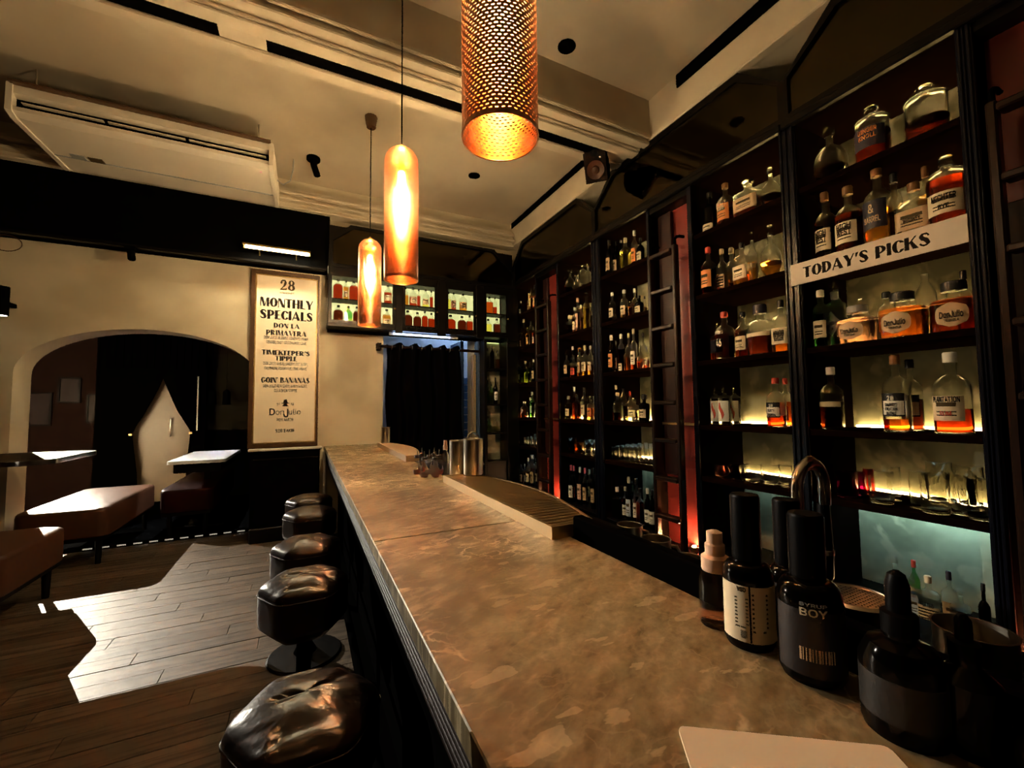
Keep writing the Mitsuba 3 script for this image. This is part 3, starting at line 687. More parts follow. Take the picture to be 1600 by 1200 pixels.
SHELF_ROWS = """\
1 1|1.090 2.290 0.073 0.279 globe amberdark 0.28 none glass;0.919 2.290 0.064 0.272 cylflask red 0.62 navy glass;0.736 2.290 0.068 0.240 cylflask red 0.45 none glass
1 2|1.163 2.400 0.024 0.390 bourbon amberdark 0.7 cream clear;1.126 2.292 0.045 0.357 bourbon dark 0.8 cream amber;1.023 2.281 0.054 0.334 bourbon dark 0.75 cream amber;0.913 2.288 0.053 0.373 bourbon amber 0.62 navy amber;0.896 2.400 0.029 0.361 slim clear 0.4 black black;0.800 2.316 0.059 0.249 square amber 0.55 tan amber;0.791 2.406 0.028 0.339 wine amber 0.8 none amber;0.684 2.276 0.061 0.291 cylflask red 0.8 cream clear
1 3|1.160 2.422 0.027 0.346 slim darkgreen 0.8 none clear;1.153 2.264 0.034 0.284 slim green 0.8 cream white;1.132 2.348 0.048 0.282 cylflask violet 0.62 diamond grey;1.046 2.400 0.029 0.229 slim pink 0.8 none clear;1.015 2.293 0.078 0.178 squat clear 0.86 oval grey;0.951 2.407 0.033 0.240 slim clear 0.8 white black;0.853 2.295 0.080 0.201 squat amberdark 0.86 oval black;0.817 2.416 0.036 0.333 wine clear 0.45 none clear;0.697 2.410 0.024 0.265 wine amber 0.5 none black;0.696 2.308 0.073 0.206 squat dark 0.86 oval black
1 4|1.139 2.290 0.048 0.301 bourbon dark 0.62 band white;0.889 2.290 0.048 0.331 bourbon amberdark 0.22 badge amber;0.881 2.400 0.039 0.315 bourbon dark 0.55 badge black;0.716 2.290 0.056 0.322 bourbon red 0.4 cream white
1 6|0.925 2.279 0.025 0.247 wine clear 0.3 pale clear;0.909 2.400 0.019 0.213 wine green 0.5 cream red;0.879 2.301 0.022 0.184 square blue 0.8 pale clear;0.822 2.283 0.033 0.198 square clear 0.5 stripe cream;0.764 2.298 0.024 0.233 square amber 0.5 tan navy;0.723 2.259 0.029 0.188 square blue 0.85 pale clear;0.668 2.290 0.016 0.221 bourbon black 0.8 none black
2 1|1.773 2.290 0.044 0.274 bourbon black 0.85 low black;1.660 2.290 0.048 0.278 bourbon red 0.7 orange amber;1.514 2.290 0.071 0.227 square red 0.62 tan glass;1.383 2.290 0.051 0.232 globe redamber 0.4 none glass
2 2|1.791 2.406 0.026 0.235 bourbon amber 0.6 none clear;1.773 2.259 0.044 0.302 bourbon red 0.85 orange red;1.731 2.330 0.034 0.289 bourbon amber 0.6 stripe cream;1.720 2.408 0.041 0.305 bourbon amberdark 0.4 none cream;1.577 2.400 0.026 0.347 wine amber 0.6 band clear;1.569 2.290 0.046 0.264 square amber 0.4 cream dark;1.400 2.290 0.053 0.298 globe amber 0.45 none clear
2 3|1.769 2.331 0.048 0.237 square dark 0.8 navy clear;1.684 2.268 0.053 0.289 bourbon red 0.72 none red;1.660 2.400 0.020 0.315 wine amber 0.4 none clear;1.589 2.302 0.044 0.270 bourbon dark 0.75 cream black;1.475 2.289 0.067 0.287 squat dark 0.55 band navy;1.361 2.290 0.043 0.287 square amberdark 0.3 cream black
2 4|1.783 2.299 0.034 0.224 cylflask clear 0.9 swirl clear;1.709 2.281 0.039 0.224 cylflask clear 0.9 swirl clear;1.701 2.360 0.032 0.224 cylflask clear 0.9 swirl clear;1.421 2.400 0.032 0.268 bourbon redamber 0.7 red red;1.407 2.290 0.046 0.267 bourbon red 0.28 badge red
3 1|2.733 2.400 0.019 0.355 slim black 0.8 none white;2.724 2.261 0.028 0.308 wine black 0.8 tan black;2.710 2.319 0.027 0.307 bourbon black 0.8 cream black;2.555 2.290 0.043 0.271 square yellow 0.8 none cream;2.453 2.290 0.026 0.293 wine red 0.5 orange white;2.389 2.290 0.030 0.209 bourbon black 0.8 cream black
3 2|2.734 2.312 0.018 0.129 globe yellow 0.3 none clear;2.733 2.400 0.019 0.226 slim amber 0.7 cream clear;2.706 2.268 0.030 0.252 bourbon amberdark 0.7 cream white;2.586 2.290 0.032 0.247 bourbon amber 0.6 cream white;2.585 2.400 0.025 0.268 bourbon dark 0.7 none white;2.512 2.290 0.021 0.133 slim amber 0.9 none clear;2.475 2.400 0.020 0.177 bourbon dark 0.7 tan black;2.419 2.290 0.034 0.155 bourbon black 0.7 cream dark
3 3|2.729 2.318 0.023 0.272 wine black 0.8 white dark;2.723 2.262 0.029 0.312 wine black 0.8 orange white;2.700 2.400 0.021 0.236 bourbon dark 0.5 none clear;2.635 2.290 0.025 0.310 slim dark 0.8 low white;2.625 2.360 0.025 0.320 bourbon redamber 0.5 none cream;2.503 2.400 0.027 0.307 bourbon red 0.4 none dark;2.490 2.290 0.028 0.326 bourbon red 0.4 white cream;2.426 2.290 0.026 0.170 globe redamber 0.5 none clear;2.353 2.290 0.017 0.182 bourbon red 0.5 cream clear
3 4|2.731 2.307 0.021 0.296 slim black 0.8 none cream;2.723 2.375 0.029 0.312 wine amber 0.5 none clear;2.699 2.425 0.023 0.244 wine amber 0.6 cream red;2.674 2.273 0.041 0.234 bourbon dark 0.45 none cream;2.502 2.290 0.043 0.181 square clear 0.7 yellowl clear;2.394 2.290 0.039 0.208 squat black 0.8 cream black
3 6|2.711 2.277 0.041 0.244 square black 0.9 none white;2.664 2.400 0.019 0.298 wine green 0.9 pale clear;2.646 2.303 0.026 0.256 bourbon red 0.9 white cream;2.588 2.290 0.026 0.343 wine black 0.9 pale cream;2.510 2.293 0.025 0.343 wine red 0.8 white black;2.454 2.278 0.030 0.279 bourbon red 0.9 none dark;2.397 2.300 0.026 0.286 wine black 0.9 white white;2.342 2.290 0.026 0.285 wine black 0.9 white black
4 1|3.362 2.400 0.028 0.270 globe amber 0.4 none glass;3.344 2.290 0.053 0.259 globe dark 0.5 none glass;3.247 2.290 0.029 0.166 globe redamber 0.4 none glass;3.127 2.290 0.034 0.226 cylflask clear 0.3 none glass;3.058 2.290 0.025 0.215 square clear 0.3 none clear
4 2|3.353 2.287 0.044 0.192 squat dark 0.8 none cream;3.328 2.400 0.022 0.304 slim amber 0.8 cream white;3.281 2.293 0.024 0.253 slim amber 0.8 cream white;3.227 2.290 0.026 0.332 slim pink 0.8 pinkl peach;3.176 2.400 0.016 0.281 slim gold 0.85 none clear;3.088 2.290 0.033 0.348 slim gold 0.85 none clear
4 3|3.372 2.324 0.025 0.312 bourbon black 0.8 cream white;3.369 2.400 0.028 0.298 slim amber 0.7 cream orange;3.367 2.251 0.030 0.246 bourbon dark 0.7 tan clear;3.317 2.295 0.032 0.215 square dark 0.7 red dark;3.210 2.290 0.024 0.264 bourbon amberdark 0.6 tan dark;3.128 2.290 0.031 0.284 square amber 0.5 cream cream;3.044 2.290 0.028 0.270 bourbon amber 0.5 cream white
4 4|3.364 2.260 0.033 0.223 wine yellow 0.9 cream grey;3.350 2.320 0.024 0.312 wine red 0.9 red white;3.268 2.290 0.037 0.239 square red 0.9 none black;3.153 2.400 0.013 0.215 slim clear 0.8 cream white;3.149 2.290 0.033 0.297 bourbon clear 0.8 cream dark;3.057 2.290 0.030 0.212 square amber 0.7 orange clear
4 6|3.374 2.314 0.023 0.335 wine black 0.8 red pinkc;3.350 2.266 0.026 0.346 wine black 0.8 white pinkc;3.251 2.400 0.027 0.307 wine amber 0.8 yellowl cream;3.243 2.290 0.027 0.338 wine black 0.8 pinkl white;3.163 2.290 0.025 0.340 wine dark 0.8 tan pinkc;3.103 2.360 0.022 0.286 wine black 0.8 white dark;3.046 2.290 0.024 0.355 wine black 0.8 tan dark
5 1|4.387 2.400 0.020 0.296 bourbon amberdark 0.8 tan cream;4.384 2.290 0.023 0.183 bourbon black 0.8 white white;4.122 2.290 0.032 0.303 bourbon amber 0.8 yellowl clear;4.044 2.290 0.025 0.289 wine red 0.7 tan dark
5 2|4.383 2.290 0.024 0.191 slim amber 0.9 tan clear;4.339 2.400 0.025 0.378 slim yellow 0.8 none clear;4.316 2.290 0.025 0.344 slim yellow 0.9 none cream;4.219 2.290 0.023 0.220 slim amber 0.9 tan clear;4.074 2.290 0.022 0.201 slim red 0.9 white clear
5 3|4.378 2.400 0.023 0.260 wine black 0.9 none dark;4.377 2.267 0.030 0.246 slim green 0.9 palegreen clear;4.331 2.313 0.030 0.266 bourbon lime 0.9 none cream;4.237 2.290 0.039 0.189 bourbon lime 0.9 none clear;4.092 2.290 0.025 0.258 bourbon black 0.9 tan white
5 4|4.383 2.400 0.024 0.236 wine black 0.9 none white;4.377 2.302 0.030 0.144 bourbon red 0.9 none clear;4.300 2.278 0.046 0.188 bourbon redamber 0.6 diamond white;4.253 2.400 0.019 0.206 slim amber 0.5 palegreen clear;4.135 2.290 0.028 0.293 wine green 0.8 palegreen white
5 6|4.387 2.317 0.020 0.236 bourbon red 0.8 white white;4.380 2.400 0.027 0.334 slim amber 0.7 pinkl white;4.370 2.263 0.033 0.268 bourbon amber 0.7 cream clear;4.254 2.400 0.029 0.307 wine amber 0.8 cream clear;4.247 2.290 0.029 0.321 bourbon amber 0.7 cream white;4.143 2.290 0.031 0.363 slim dark 0.8 tan white"""
GLASS_ROWS = """\
1 5|1.094 2.290 0.042 0.120 purple;1.086 2.397 0.022 0.112 purple;1.077 2.443 0.020 0.123 ruby;0.963 2.290 0.044 0.141 clear;0.957 2.400 0.021 0.150 clear;0.840 2.305 0.032 0.154 clear;0.823 2.448 0.044 0.186 clear;0.775 2.259 0.044 0.157 clear;0.737 2.472 0.041 0.175 clear;0.714 2.324 0.040 0.157 clear;0.656 2.272 0.033 0.152 clear
2 5|1.787 2.314 0.030 0.062 steel;1.731 2.260 0.044 0.076 rose;1.666 2.294 0.026 0.083 smoke;1.617 2.299 0.019 0.092 clear;1.550 2.281 0.046 0.101 round;1.455 2.289 0.045 0.111 round;1.376 2.293 0.031 0.115 round
3 5|2.736 2.420 0.016 0.124 high;2.736 2.457 0.016 0.115 high;2.735 2.310 0.017 0.111 high;2.735 2.270 0.017 0.104 high;2.735 2.383 0.017 0.105 high;2.704 2.290 0.016 0.118 high;2.668 2.420 0.016 0.132 high;2.649 2.290 0.016 0.125 high;2.595 2.420 0.015 0.141 high;2.594 2.290 0.016 0.132 high;2.539 2.290 0.016 0.138 high;2.525 2.420 0.015 0.149 high;2.487 2.290 0.015 0.144 high;2.435 2.290 0.015 0.150 high;2.386 2.290 0.015 0.156 high;2.340 2.290 0.015 0.161 high
4 5|3.352 2.290 0.045 0.146 smoke;3.247 2.290 0.045 0.108 amber;3.106 2.290 0.036 0.139 round;3.024 2.290 0.032 0.141 round
5 5|4.317 2.290 0.013 0.089 high;4.242 2.290 0.013 0.100 high;4.163 2.290 0.014 0.111 high;4.079 2.290 0.016 0.140 high"""
CABINET_ROWS = """\
1|0.268 4.37 0.043 0.231 flask red .9 none black;0.341 4.37 0.024 0.202 flask amber .8 cream black;0.412 4.37 0.043 0.236 flask red .9 none black;0.517 4.37 0.039 0.231 flask red .9 none black;0.616 4.37 0.039 0.244 flask amber .8 none black;0.742 4.37 0.038 0.206 flask red .7 cream black;0.925 4.37 0.026 0.200 flask amber .7 none black;1.000 4.37 0.039 0.229 flask red .55 cream black;1.061 4.37 0.017 0.201 slim red .8 none black;1.135 4.37 0.035 0.233 flask yellow .3 cream black;1.197 4.37 0.017 0.201 slim red .85 none black;1.390 4.37 0.024 0.228 flask yellow .7 none black;1.447 4.37 0.027 0.206 flask red .6 pinkl black;1.556 4.37 0.042 0.235 flask amber .6 tan black;1.874 4.37 0.043 0.233 flask redamber .85 none black;1.944 4.37 0.023 0.207 flask red .5 none black
2|0.273 4.37 0.044 0.191 flask dark .9 none black;0.364 4.37 0.039 0.191 flask lime .4 none black;0.444 4.37 0.035 0.195 flask dark .9 none black;0.532 4.37 0.040 0.197 flask red .9 none black;0.630 4.37 0.040 0.201 flask amber .9 none black;0.731 4.37 0.041 0.197 flask amber .8 cream black;0.945 4.37 0.047 0.203 flask dark .9 none black;1.046 4.37 0.042 0.193 flask dark .9 none black;1.126 4.37 0.032 0.212 flask red .9 none black;1.197 4.37 0.035 0.199 flask red .8 none black;1.410 4.37 0.057 0.195 flask red .9 none black;1.543 4.37 0.049 0.194 flask dark .9 none black;1.633 4.37 0.037 0.210 flask red .8 none black;1.858 4.37 0.043 0.189 flask yellow .8 none black;1.966 4.37 0.043 0.202 flask dark .8 none black
3|1.848 4.37 0.021 0.233 wine dark .8 none black;1.905 4.37 0.024 0.266 flask black .9 none black;1.972 4.37 0.024 0.208 wine amberdark .7 none black
4|1.844 4.37 0.023 0.267 wine green .8 none black;1.892 4.37 0.021 0.223 flask lime .7 none black;1.943 4.37 0.024 0.300 wine black .8 white black
5|1.850 4.37 0.030 0.181 flask lime .6 none black;1.940 4.37 0.027 0.164 flask yellow .5 none clear"""

WHERE = {1: 'top', 2: 'second', 3: 'third', 4: 'fourth', 6: 'bottom'}
WORDS = {  # (bay, row, look words contained) -> lettering
    (2, 1, 'red-amber bottle'): (("RUSSELL'S", 0.50, 0.13, 1.5, 'mat_print_cream'), ('RESERVE', 0.40, 0.06, 1.0, 'mat_print_cream')),
    (2, 3, 'red-amber bottle'): (('46', 0.34, 0.16, 0.7, 'mat_print_white'), ("MAKER'S", 0.55, 0.06, 1.1, 'mat_print_white')),
    (2, 3, 'dark amber square'): (('KNOB', 0.36, 0.11, 1.3, 'mat_ink'), ('CREEK', 0.27, 0.07, 1.1, 'mat_ink')),
    (2, 3, 'dark brown bottle with cream'): (('BUFFALO TRACE', 0.20, 0.05, 1.4, 'mat_print_cream'),),
    (2, 4, 'red-amber bottle with black'): (('28', 0.435, 0.055, 0.5, 'mat_print_white'), ("BOB'S", 0.34, 0.05, 0.8, 'mat_ink'), ('BOURBON', 0.25, 0.05, 1.0, 'mat_ink')),
    (1, 4, 'dark amber bottle with black'): (('28', 0.435, 0.055, 0.5, 'mat_print_white'), ("SAMMIE'S", 0.35, 0.04, 0.9, 'mat_ink'), ('CREATION', 0.295, 0.04, 0.9, 'mat_ink'), ('BLEND', 0.24, 0.04, 0.7, 'mat_ink')),
    (1, 4, 'dark brown bottle with black'): (('28', 0.435, 0.055, 0.5, 'mat_print_white'),),
    (1, 4, 'red-amber bottle with cream'): (('PLANTATION', 0.42, 0.065, 1.5, 'mat_ink'), ('RUM', 0.25, 0.05, 0.6, 'mat_print_red')),
    (1, 2, 'dark brown bottle with cream'): (('HIGH', 0.40, 0.075, 1.1, 'mat_ink'), ('WEST', 0.31, 0.075, 1.1, 'mat_ink')),
    (1, 2, 'amber bottle with dark'): (('&', 0.46, 0.10, 0.4, 'mat_print_tan'), ('BARREL', 0.33, 0.07, 1.2, 'mat_print_tan')),
    (1, 2, 'amber square'): (('WHISKEY', 0.32, 0.06, 1.0, 'mat_ink'),),
    (1, 2, 'red-amber bottle with'): (('MICHTER', 0.38, 0.08, 1.2, 'mat_ink'), ('RYE', 0.26, 0.05, 0.5, 'mat_ink')),
    (1, 1, 'red-amber bottle with'): (('GINGER', 0.50, 0.07, 1.1, 'mat_print_orange'), ('KNOLL', 0.40, 0.07, 1.0, 'mat_print_orange')),
    (1, 3, 'squat'): (('DonJulio', 0.33, 0.12, 0.95, 'mat_ink'), ('TEQUILA', 0.22, 0.05, 0.6, 'mat_ink_brown')),
    (1, 3, 'pale violet'): (("HENDRICK'S", 0.42, 0.05, 0.9, 'mat_ink'), ('GIN', 0.33, 0.05, 0.3, 'mat_ink')),
    (3, 3, 'black long-necked bottle with orange'): (('RARE', 0.38, 0.05, 0.8, 'mat_ink'),),
    (1, 6, 'clear square'): (('BITTERS', 0.45, 0.08, 1.0, 'mat_ink'),),
}
for line in SHELF_ROWS.split('\n'):
    head, items = line.split('|')
    b, r = map(int, head.split())
    z = 0.30 if r == 6 else SHELF_Z[r]
    for i, it in enumerate(items.split(';')):
        y, x, rad, h, ty, lq, fi, la, cp = it.split()
        y, x, rad, h = float(y), float(x), float(rad), float(h)
        w = look(ty, lq, la, cp)
        words = next((t for (bb, rr, key), t in WORDS.items() if (bb, rr) == (b, r) and key in w), ())
        turn = rng.uniform(-0.12, 0.12) + (0.3 if r == 6 else 0.0)
        lt = []
        pw, asp = FORM[ty][4], FORM[ty][5]
        flat = ty in ('square', 'squat')
        for txt, zc, hh, arc, m in words:
            ht = hh * h
            if flat:
                mesh = plain(txt, ht, arc * rad * 0.95, True, 0.0008)
                mesh.apply_translation((0, -ht / 2, 0))
                mesh.apply_transform(basis([-rad * asp * 1.045 - 0.0006, 0, zc * h], [0, -1, 0], [0, 0, 1], [-1, 0, 0]))
            else:
                mesh = plain(txt, ht, arc * rad, True, 0.0008)
                mesh.apply_translation((0, -ht / 2, 0))
                mesh = wrap(mesh, rad * 1.045, zc * h)
            lt.append((mesh, m))
        nn = len(items.split(';'))
        lab = f'{w}, {ORD[i]} from left, {WHERE[r]} shelf, {BAYS[b][2][4:]}'
        bottle(lab, (x, y, z), rad, h, ty, lq, fi, la, cp, turn, f'bottles on the {WHERE[r]} shelf of {BAYS[b][2]}', lt)


# drinking glasses: hollow lathes of real glass
def tumbler(kind):
    if kind == 'round':
        out = [(0.55, 0.0), (0.80, 0.05), (0.97, 0.2), (1.0, 0.45), (0.98, 1.0)]
        inn = [(0.90, 1.0), (0.92, 0.45), (0.86, 0.24), (0.6, 0.12), (0.05, 0.10)]
    elif kind == 'rose':
        out = [(0.45, 0.0), (0.85, 0.2), (1.0, 0.5), (0.9, 0.8), (0.7, 1.0)]
        inn = [(0.62, 1.0), (0.8, 0.78), (0.9, 0.5), (0.75, 0.24), (0.05, 0.14)]
    else:
        out = [(0.90, 0.0), (0.96, 0.02), (0.97, 0.08), (1.0, 1.0)]
        inn = [(0.91, 1.0), (0.88, 0.16), (0.80, 0.12), (0.05, 0.11)]
    return lathe(out + inn, 24)


GLASSWORDS = {'purple': 'purple cut-glass tumbler', 'ruby': 'red glass tumbler', 'clear': 'clear glass tumbler', 'steel': 'small steel cup', 'rose': 'pink cut-glass bowl', 'smoke': 'dark glass cup', 'round': 'round-bottomed clear tumbler', 'high': 'tall narrow highball glass', 'amber': 'amber glass tumbler'}
for line in GLASS_ROWS.split('\n'):
    head, items = line.split('|')
    b = int(head.split()[0])
    for i, it in enumerate(items.split(';')):
        y, x, rad, h, kind = it.split()
        y, x, rad, h = float(y), float(x), float(rad), float(h)
        k = thing('drinking_glass' if kind != 'steel' else 'steel_cup', f'{GLASSWORDS[kind]}, {ORD[i]} from left, glass shelf, {BAYS[b][2][4:]}', 'glass' if kind != 'steel' else 'cup', f'glasses in {BAYS[b][2]}')
        A = np.diag([rad, rad, h, 1.0])
        A[:3, 3] = (x, y, SHELF_Z[5])
        shape = kind if kind in ('round', 'rose') else 'straight'
        part(k, 'bowl', shared(('tumbler', shape), lambda: tumbler(shape), 35), {'steel': 'mat_steel', 'clear': 'mat_solid_glass', 'round': 'mat_solid_glass', 'high': 'mat_solid_glass'}.get(kind, 'mat_glass_' + kind), at=A)

# ---------------------------------------------------------------- glazed cabinet over the doorway, column of shelves beside it
k = thing('wall_cabinet', 'long black glazed wall cabinet glowing pale green above the curtained doorway', 'cabinet')
CX = [0.18, 0.83, 1.275, 1.715, 2.06]
part(k, 'back_light', box(0.20, 2.05, 4.470, 4.476, 2.0, 2.49), 'mat_emit', emit=L_CAB, weight=1.2)
part(k, 'back_board', box(0.18, 2.07, 4.477, 4.498, 1.96, 2.56), 'mat_black_wood')
part(k, 'base_board', box(0.17, 2.09, 4.27, 4.498, 1.985, 2.02, 0.004), 'mat_black_wood')
part(k, 'top_board', box(0.17, 2.09, 4.27, 4.498, 2.485, 2.56, 0.004), 'mat_black_wood')
for i, x in enumerate(CX):
    part(k, 'divider', box(x, x + 0.02, 4.285, 4.475, 2.02, 2.485), 'mat_trim_white' if 0 < i < 4 else 'mat_black_wood')
part(k, 'shelf', box(0.2, 2.06, 4.30, 4.468, 2.255, 2.265), 'mat_dark_wood')
for a, c in ((0.18, 0.80), (0.87, 1.235), (1.325, 1.67), (1.765, 2.06)):
    d = part(k, 'door', extrude(sbox(a, 2.015, c, 2.49).difference(sbox(a + 0.028, 2.045, c - 0.028, 2.47)), 0.022).apply_transform(basis([0, 4.283, 0], [1, 0, 0], [0, 0, 1], [0, -1, 0])), 'mat_black_wood')
    part(d, 'pane', box(a + 0.028, c - 0.028, 4.270, 4.2702, 2.045, 2.47), 'mat_pane')
    part(d, 'knob', lathe([(0.004, 0), (0.004, 0.012), (0.009, 0.016), (0.009, 0.024), (0.004, 0.028)], 10).apply_transform(basis([c - 0.012, 4.258, 2.2], [1, 0, 0], [0, 0, -1], [0, -1, 0])), 'mat_brass', True)
part(k, 'muntin', box(0.445, 0.485, 4.263, 4.285, 2.03, 2.48, 0.003), 'mat_black_wood')
for a, c in ((0.80, 0.87), (1.235, 1.325), (1.67, 1.765)):
    part(k, 'post', box(a, c, 4.255, 4.285, 1.96, 2.55, 0.004), 'mat_black_wood')
# mirrored crown over the cabinet
k = thing('mirror_panel', 'mirrored crown panel with clipped corners above the glazed wall cabinet', 'mirror')
out = Polygon([(0.18, 2.56), (2.16, 2.56), (2.16, 2.74), (1.90, 2.99), (0.37, 2.99), (0.18, 2.82)])
inn = affinity.scale(out, 0.965, 0.85, origin=(1.17, 2.79))
to = lambda y: basis([0, y, 0], [1, 0, 0], [0, 0, 1], [0, -1, 0])
part(k, 'frame', extrude(out.difference(inn), 0.04).apply_transform(to(4.31)), 'mat_black_wood')
part(k, 'pane', extrude(inn, 0.006).apply_transform(to(4.296)), 'mat_mirror')
part(k, 'backing', extrude(out, 0.03).apply_transform(to(4.345)), 'mat_black_wood')
part(k, 'upper_board', box(0.18, 2.16, 4.345, 4.498, 2.56, 2.99), 'mat_black_wood')

k = thing('shelf_column', 'narrow black shelf column with dim green-lit bottles right of the curtained doorway', 'shelf')
part(k, 'back_panel', box(1.80, 2.05, 4.476, 4.498, 0.0, 1.955), 'mat_wash')
for a, c in ((1.765, 1.80), (2.045, 2.19)):
    part(k, 'side_panel', box(a, c, 4.27, 4.498, 0.0, 1.955, 0.004), 'mat_black_wood')
for z in (1.64, 1.24, 0.92):
    part(k, 'shelf', box(1.80, 2.045, 4.29, 4.476, z - 0.02, z), 'mat_black_wood')
part(k, 'light', box(1.82, 2.03, 4.455, 4.465, 1.945, 1.955), 'mat_emit', emit=(1.6, 2.0, 0.7), weight=0.2)
part(k, 'base', box(1.80, 2.045, 4.30, 4.476, 0.0, 0.60), 'mat_black_wood')
k = thing('corner_post', 'black corner post where the glazed cabinet meets the bottle wall', 'post')
part(k, 'shaft', box(2.06, 2.19, 4.27, 4.498, 1.955, 2.56, 0.004), 'mat_black_wood')

CROW = {1: ('upper shelf, wall cabinet', 2.265), 2: ('lower shelf, wall cabinet', 2.02), 3: ('top shelf, narrow column', 1.64), 4: ('middle shelf, narrow column', 1.24), 5: ('bottom shelf, narrow column', 0.92)}
for line in CABINET_ROWS.split('\n'):
    r, items = line.split('|')
    where, z = CROW[int(r)]
    for i, it in enumerate(items.split(';')):
        x, y, rad, h, ty, lq, fi, la, cp = it.split()
        h = min(float(h), 0.205) if r == '1' else float(h)
        bottle(f'{look(ty, lq, la, cp)}, {ORD[i]} from left, {where}', (float(x), float(y), z), float(rad), h, ty, lq, fi, la, cp, math.pi / 2 + rng.uniform(-0.2, 0.2), f'bottles on the {where}')

# ---------------------------------------------------------------- menu board and its lamp
k = thing('menu_board', 'framed MONTHLY SPECIALS menu board on the wall beside the arch', 'sign')
fr = sbox(-0.466, 0.85, 0.108, 2.506)
part(k, 'frame', extrude(fr.difference(sbox(-0.432, 0.888, 0.090, 2.468)), 0.035).apply_transform(basis([0, 4.498, 0], [1, 0, 0], [0, 0, 1], [0, -1, 0])), 'mat_frame_brown')
part(k, 'inner_frame', extrude(sbox(-0.436, 0.884, 0.094, 2.472).difference(sbox(-0.422, 0.898, 0.080, 2.458)), 0.022).apply_transform(basis([0, 4.498, 0], [1, 0, 0], [0, 0, 1], [0, -1, 0])), 'mat_brass')
part(k, 'sheet', box(-0.432, 0.090, 4.482, 4.490, 0.888, 2.468), 'mat_paper')
MX = -0.171


def on_menu(mesh, z, m='mat_ink', x=MX):
    part(k, 'lettering', mesh.apply_transform(basis([x, 4.4818, z], [1, 0, 0], [0, 0, 1], [0, -1, 0])), m)


on_menu(deco('28', 0.095, 0.125), 2.338, 'mat_ink_brown')
on_menu(plain('HONGKONG ST', 0.018, 0.125, True), 2.300, 'mat_ink_brown')
on_menu(deco('MONTHLY', 0.082, 0.44), 2.168)
on_menu(deco('SPECIALS', 0.082, 0.44), 2.052)
on_menu(deco('DON LA', 0.042, 0.215), 1.972)
on_menu(deco('PRIMAVERA', 0.046, 0.335), 1.900)
on_menu(plain('DON JULIO BLANCO, PIMENTO DRAM,', 0.026, 0.37, True), 1.862)
on_menu(plain('GINGER, OLEO SACCHARUM, LIME', 0.026, 0.335, True), 1.820)
on_menu(deco("TIMEKEEPER'S", 0.042, 0.40), 1.714)
on_menu(deco('TIPPLE', 0.042, 0.18), 1.660)
on_menu(plain('DON JULIO ANEJO, SHERRY, CUT & DRY,', 0.026, 0.37, True), 1.618)
on_menu(plain('FALERNUM, PINEAPPLE, LIME, AGAVE', 0.026, 0.35, True), 1.574)
on_menu(deco("GOIN' BANANAS", 0.048, 0.40), 1.452)
on_menu(plain('DON JULIO REPOSADO, BANANA OLEO,', 0.026, 0.365, True), 1.408)
on_menu(plain('COLD BREW COFFEE', 0.026, 0.19, True), 1.366)
on_menu(plain('19', 0.022, 0.026, True), 1.240, 'mat_ink_brown', MX - 0.058)
on_menu(plain('42', 0.022, 0.026, True), 1.240, 'mat_ink_brown', MX + 0.058)
on_menu(extrude(union_all([ell(0, 0.008, 0.034, 0.006), Polygon([(-0.018, 0.01), (-0.012, 0.042), (0.012, 0.042), (0.018, 0.01)]), Polygon([(-0.026, -0.022), (-0.008, 0.006), (0.008, 0.006), (0.026, -0.022)])]), 0.001), 1.252)
on_menu(plain('D', 0.060, 0.046, True), 1.150, 'mat_ink', MX - 0.106)
on_menu(plain('on', 0.052, 0.068, False), 1.152, 'mat_ink', MX - 0.044)
on_menu(plain('J', 0.078, 0.040, True), 1.128, 'mat_ink', MX + 0.006)
on_menu(plain('ulio', 0.052, 0.098, False), 1.152, 'mat_ink', MX + 0.080)
on_menu(plain('POR AMOR', 0.026, 0.135, True), 1.092)
on_menu(deco('$28 EACH', 0.030, 0.155), 0.988)

k = thing('picture_lamp', 'lit brass picture lamp above the menu board', 'lamp')
part(k, 'lamp_tube', tube([(-0.50, 4.30, 2.655), (0.0, 4.30, 2.645)], 0.011, 10), 'mat_emit', emit=L_PICTURE, weight=2.5)
hood = [(-0.020 + 0.032 * math.cos(a), 0.032 * math.sin(a)) for a in np.linspace(-0.35, math.pi - 0.1, 12)]
hp = Polygon(hood + [(-0.020 + 0.028 * math.cos(a), 0.028 * math.sin(a)) for a in np.linspace(math.pi - 0.1, -0.35, 12)])
part(k, 'hood', extrude(hp, 0.54).apply_transform(basis([-0.52, 4.32, 2.652], [0, 1, 0], [0, 0, 1], [1, 0, 0])), 'mat_brass')
for x in (-0.40, -0.10):
    part(k, 'arm', tube([(x, 4.34, 2.68), (x, 4.38, 2.675), (x, 4.42, 2.62)], 0.006, 8), 'mat_brass', True)

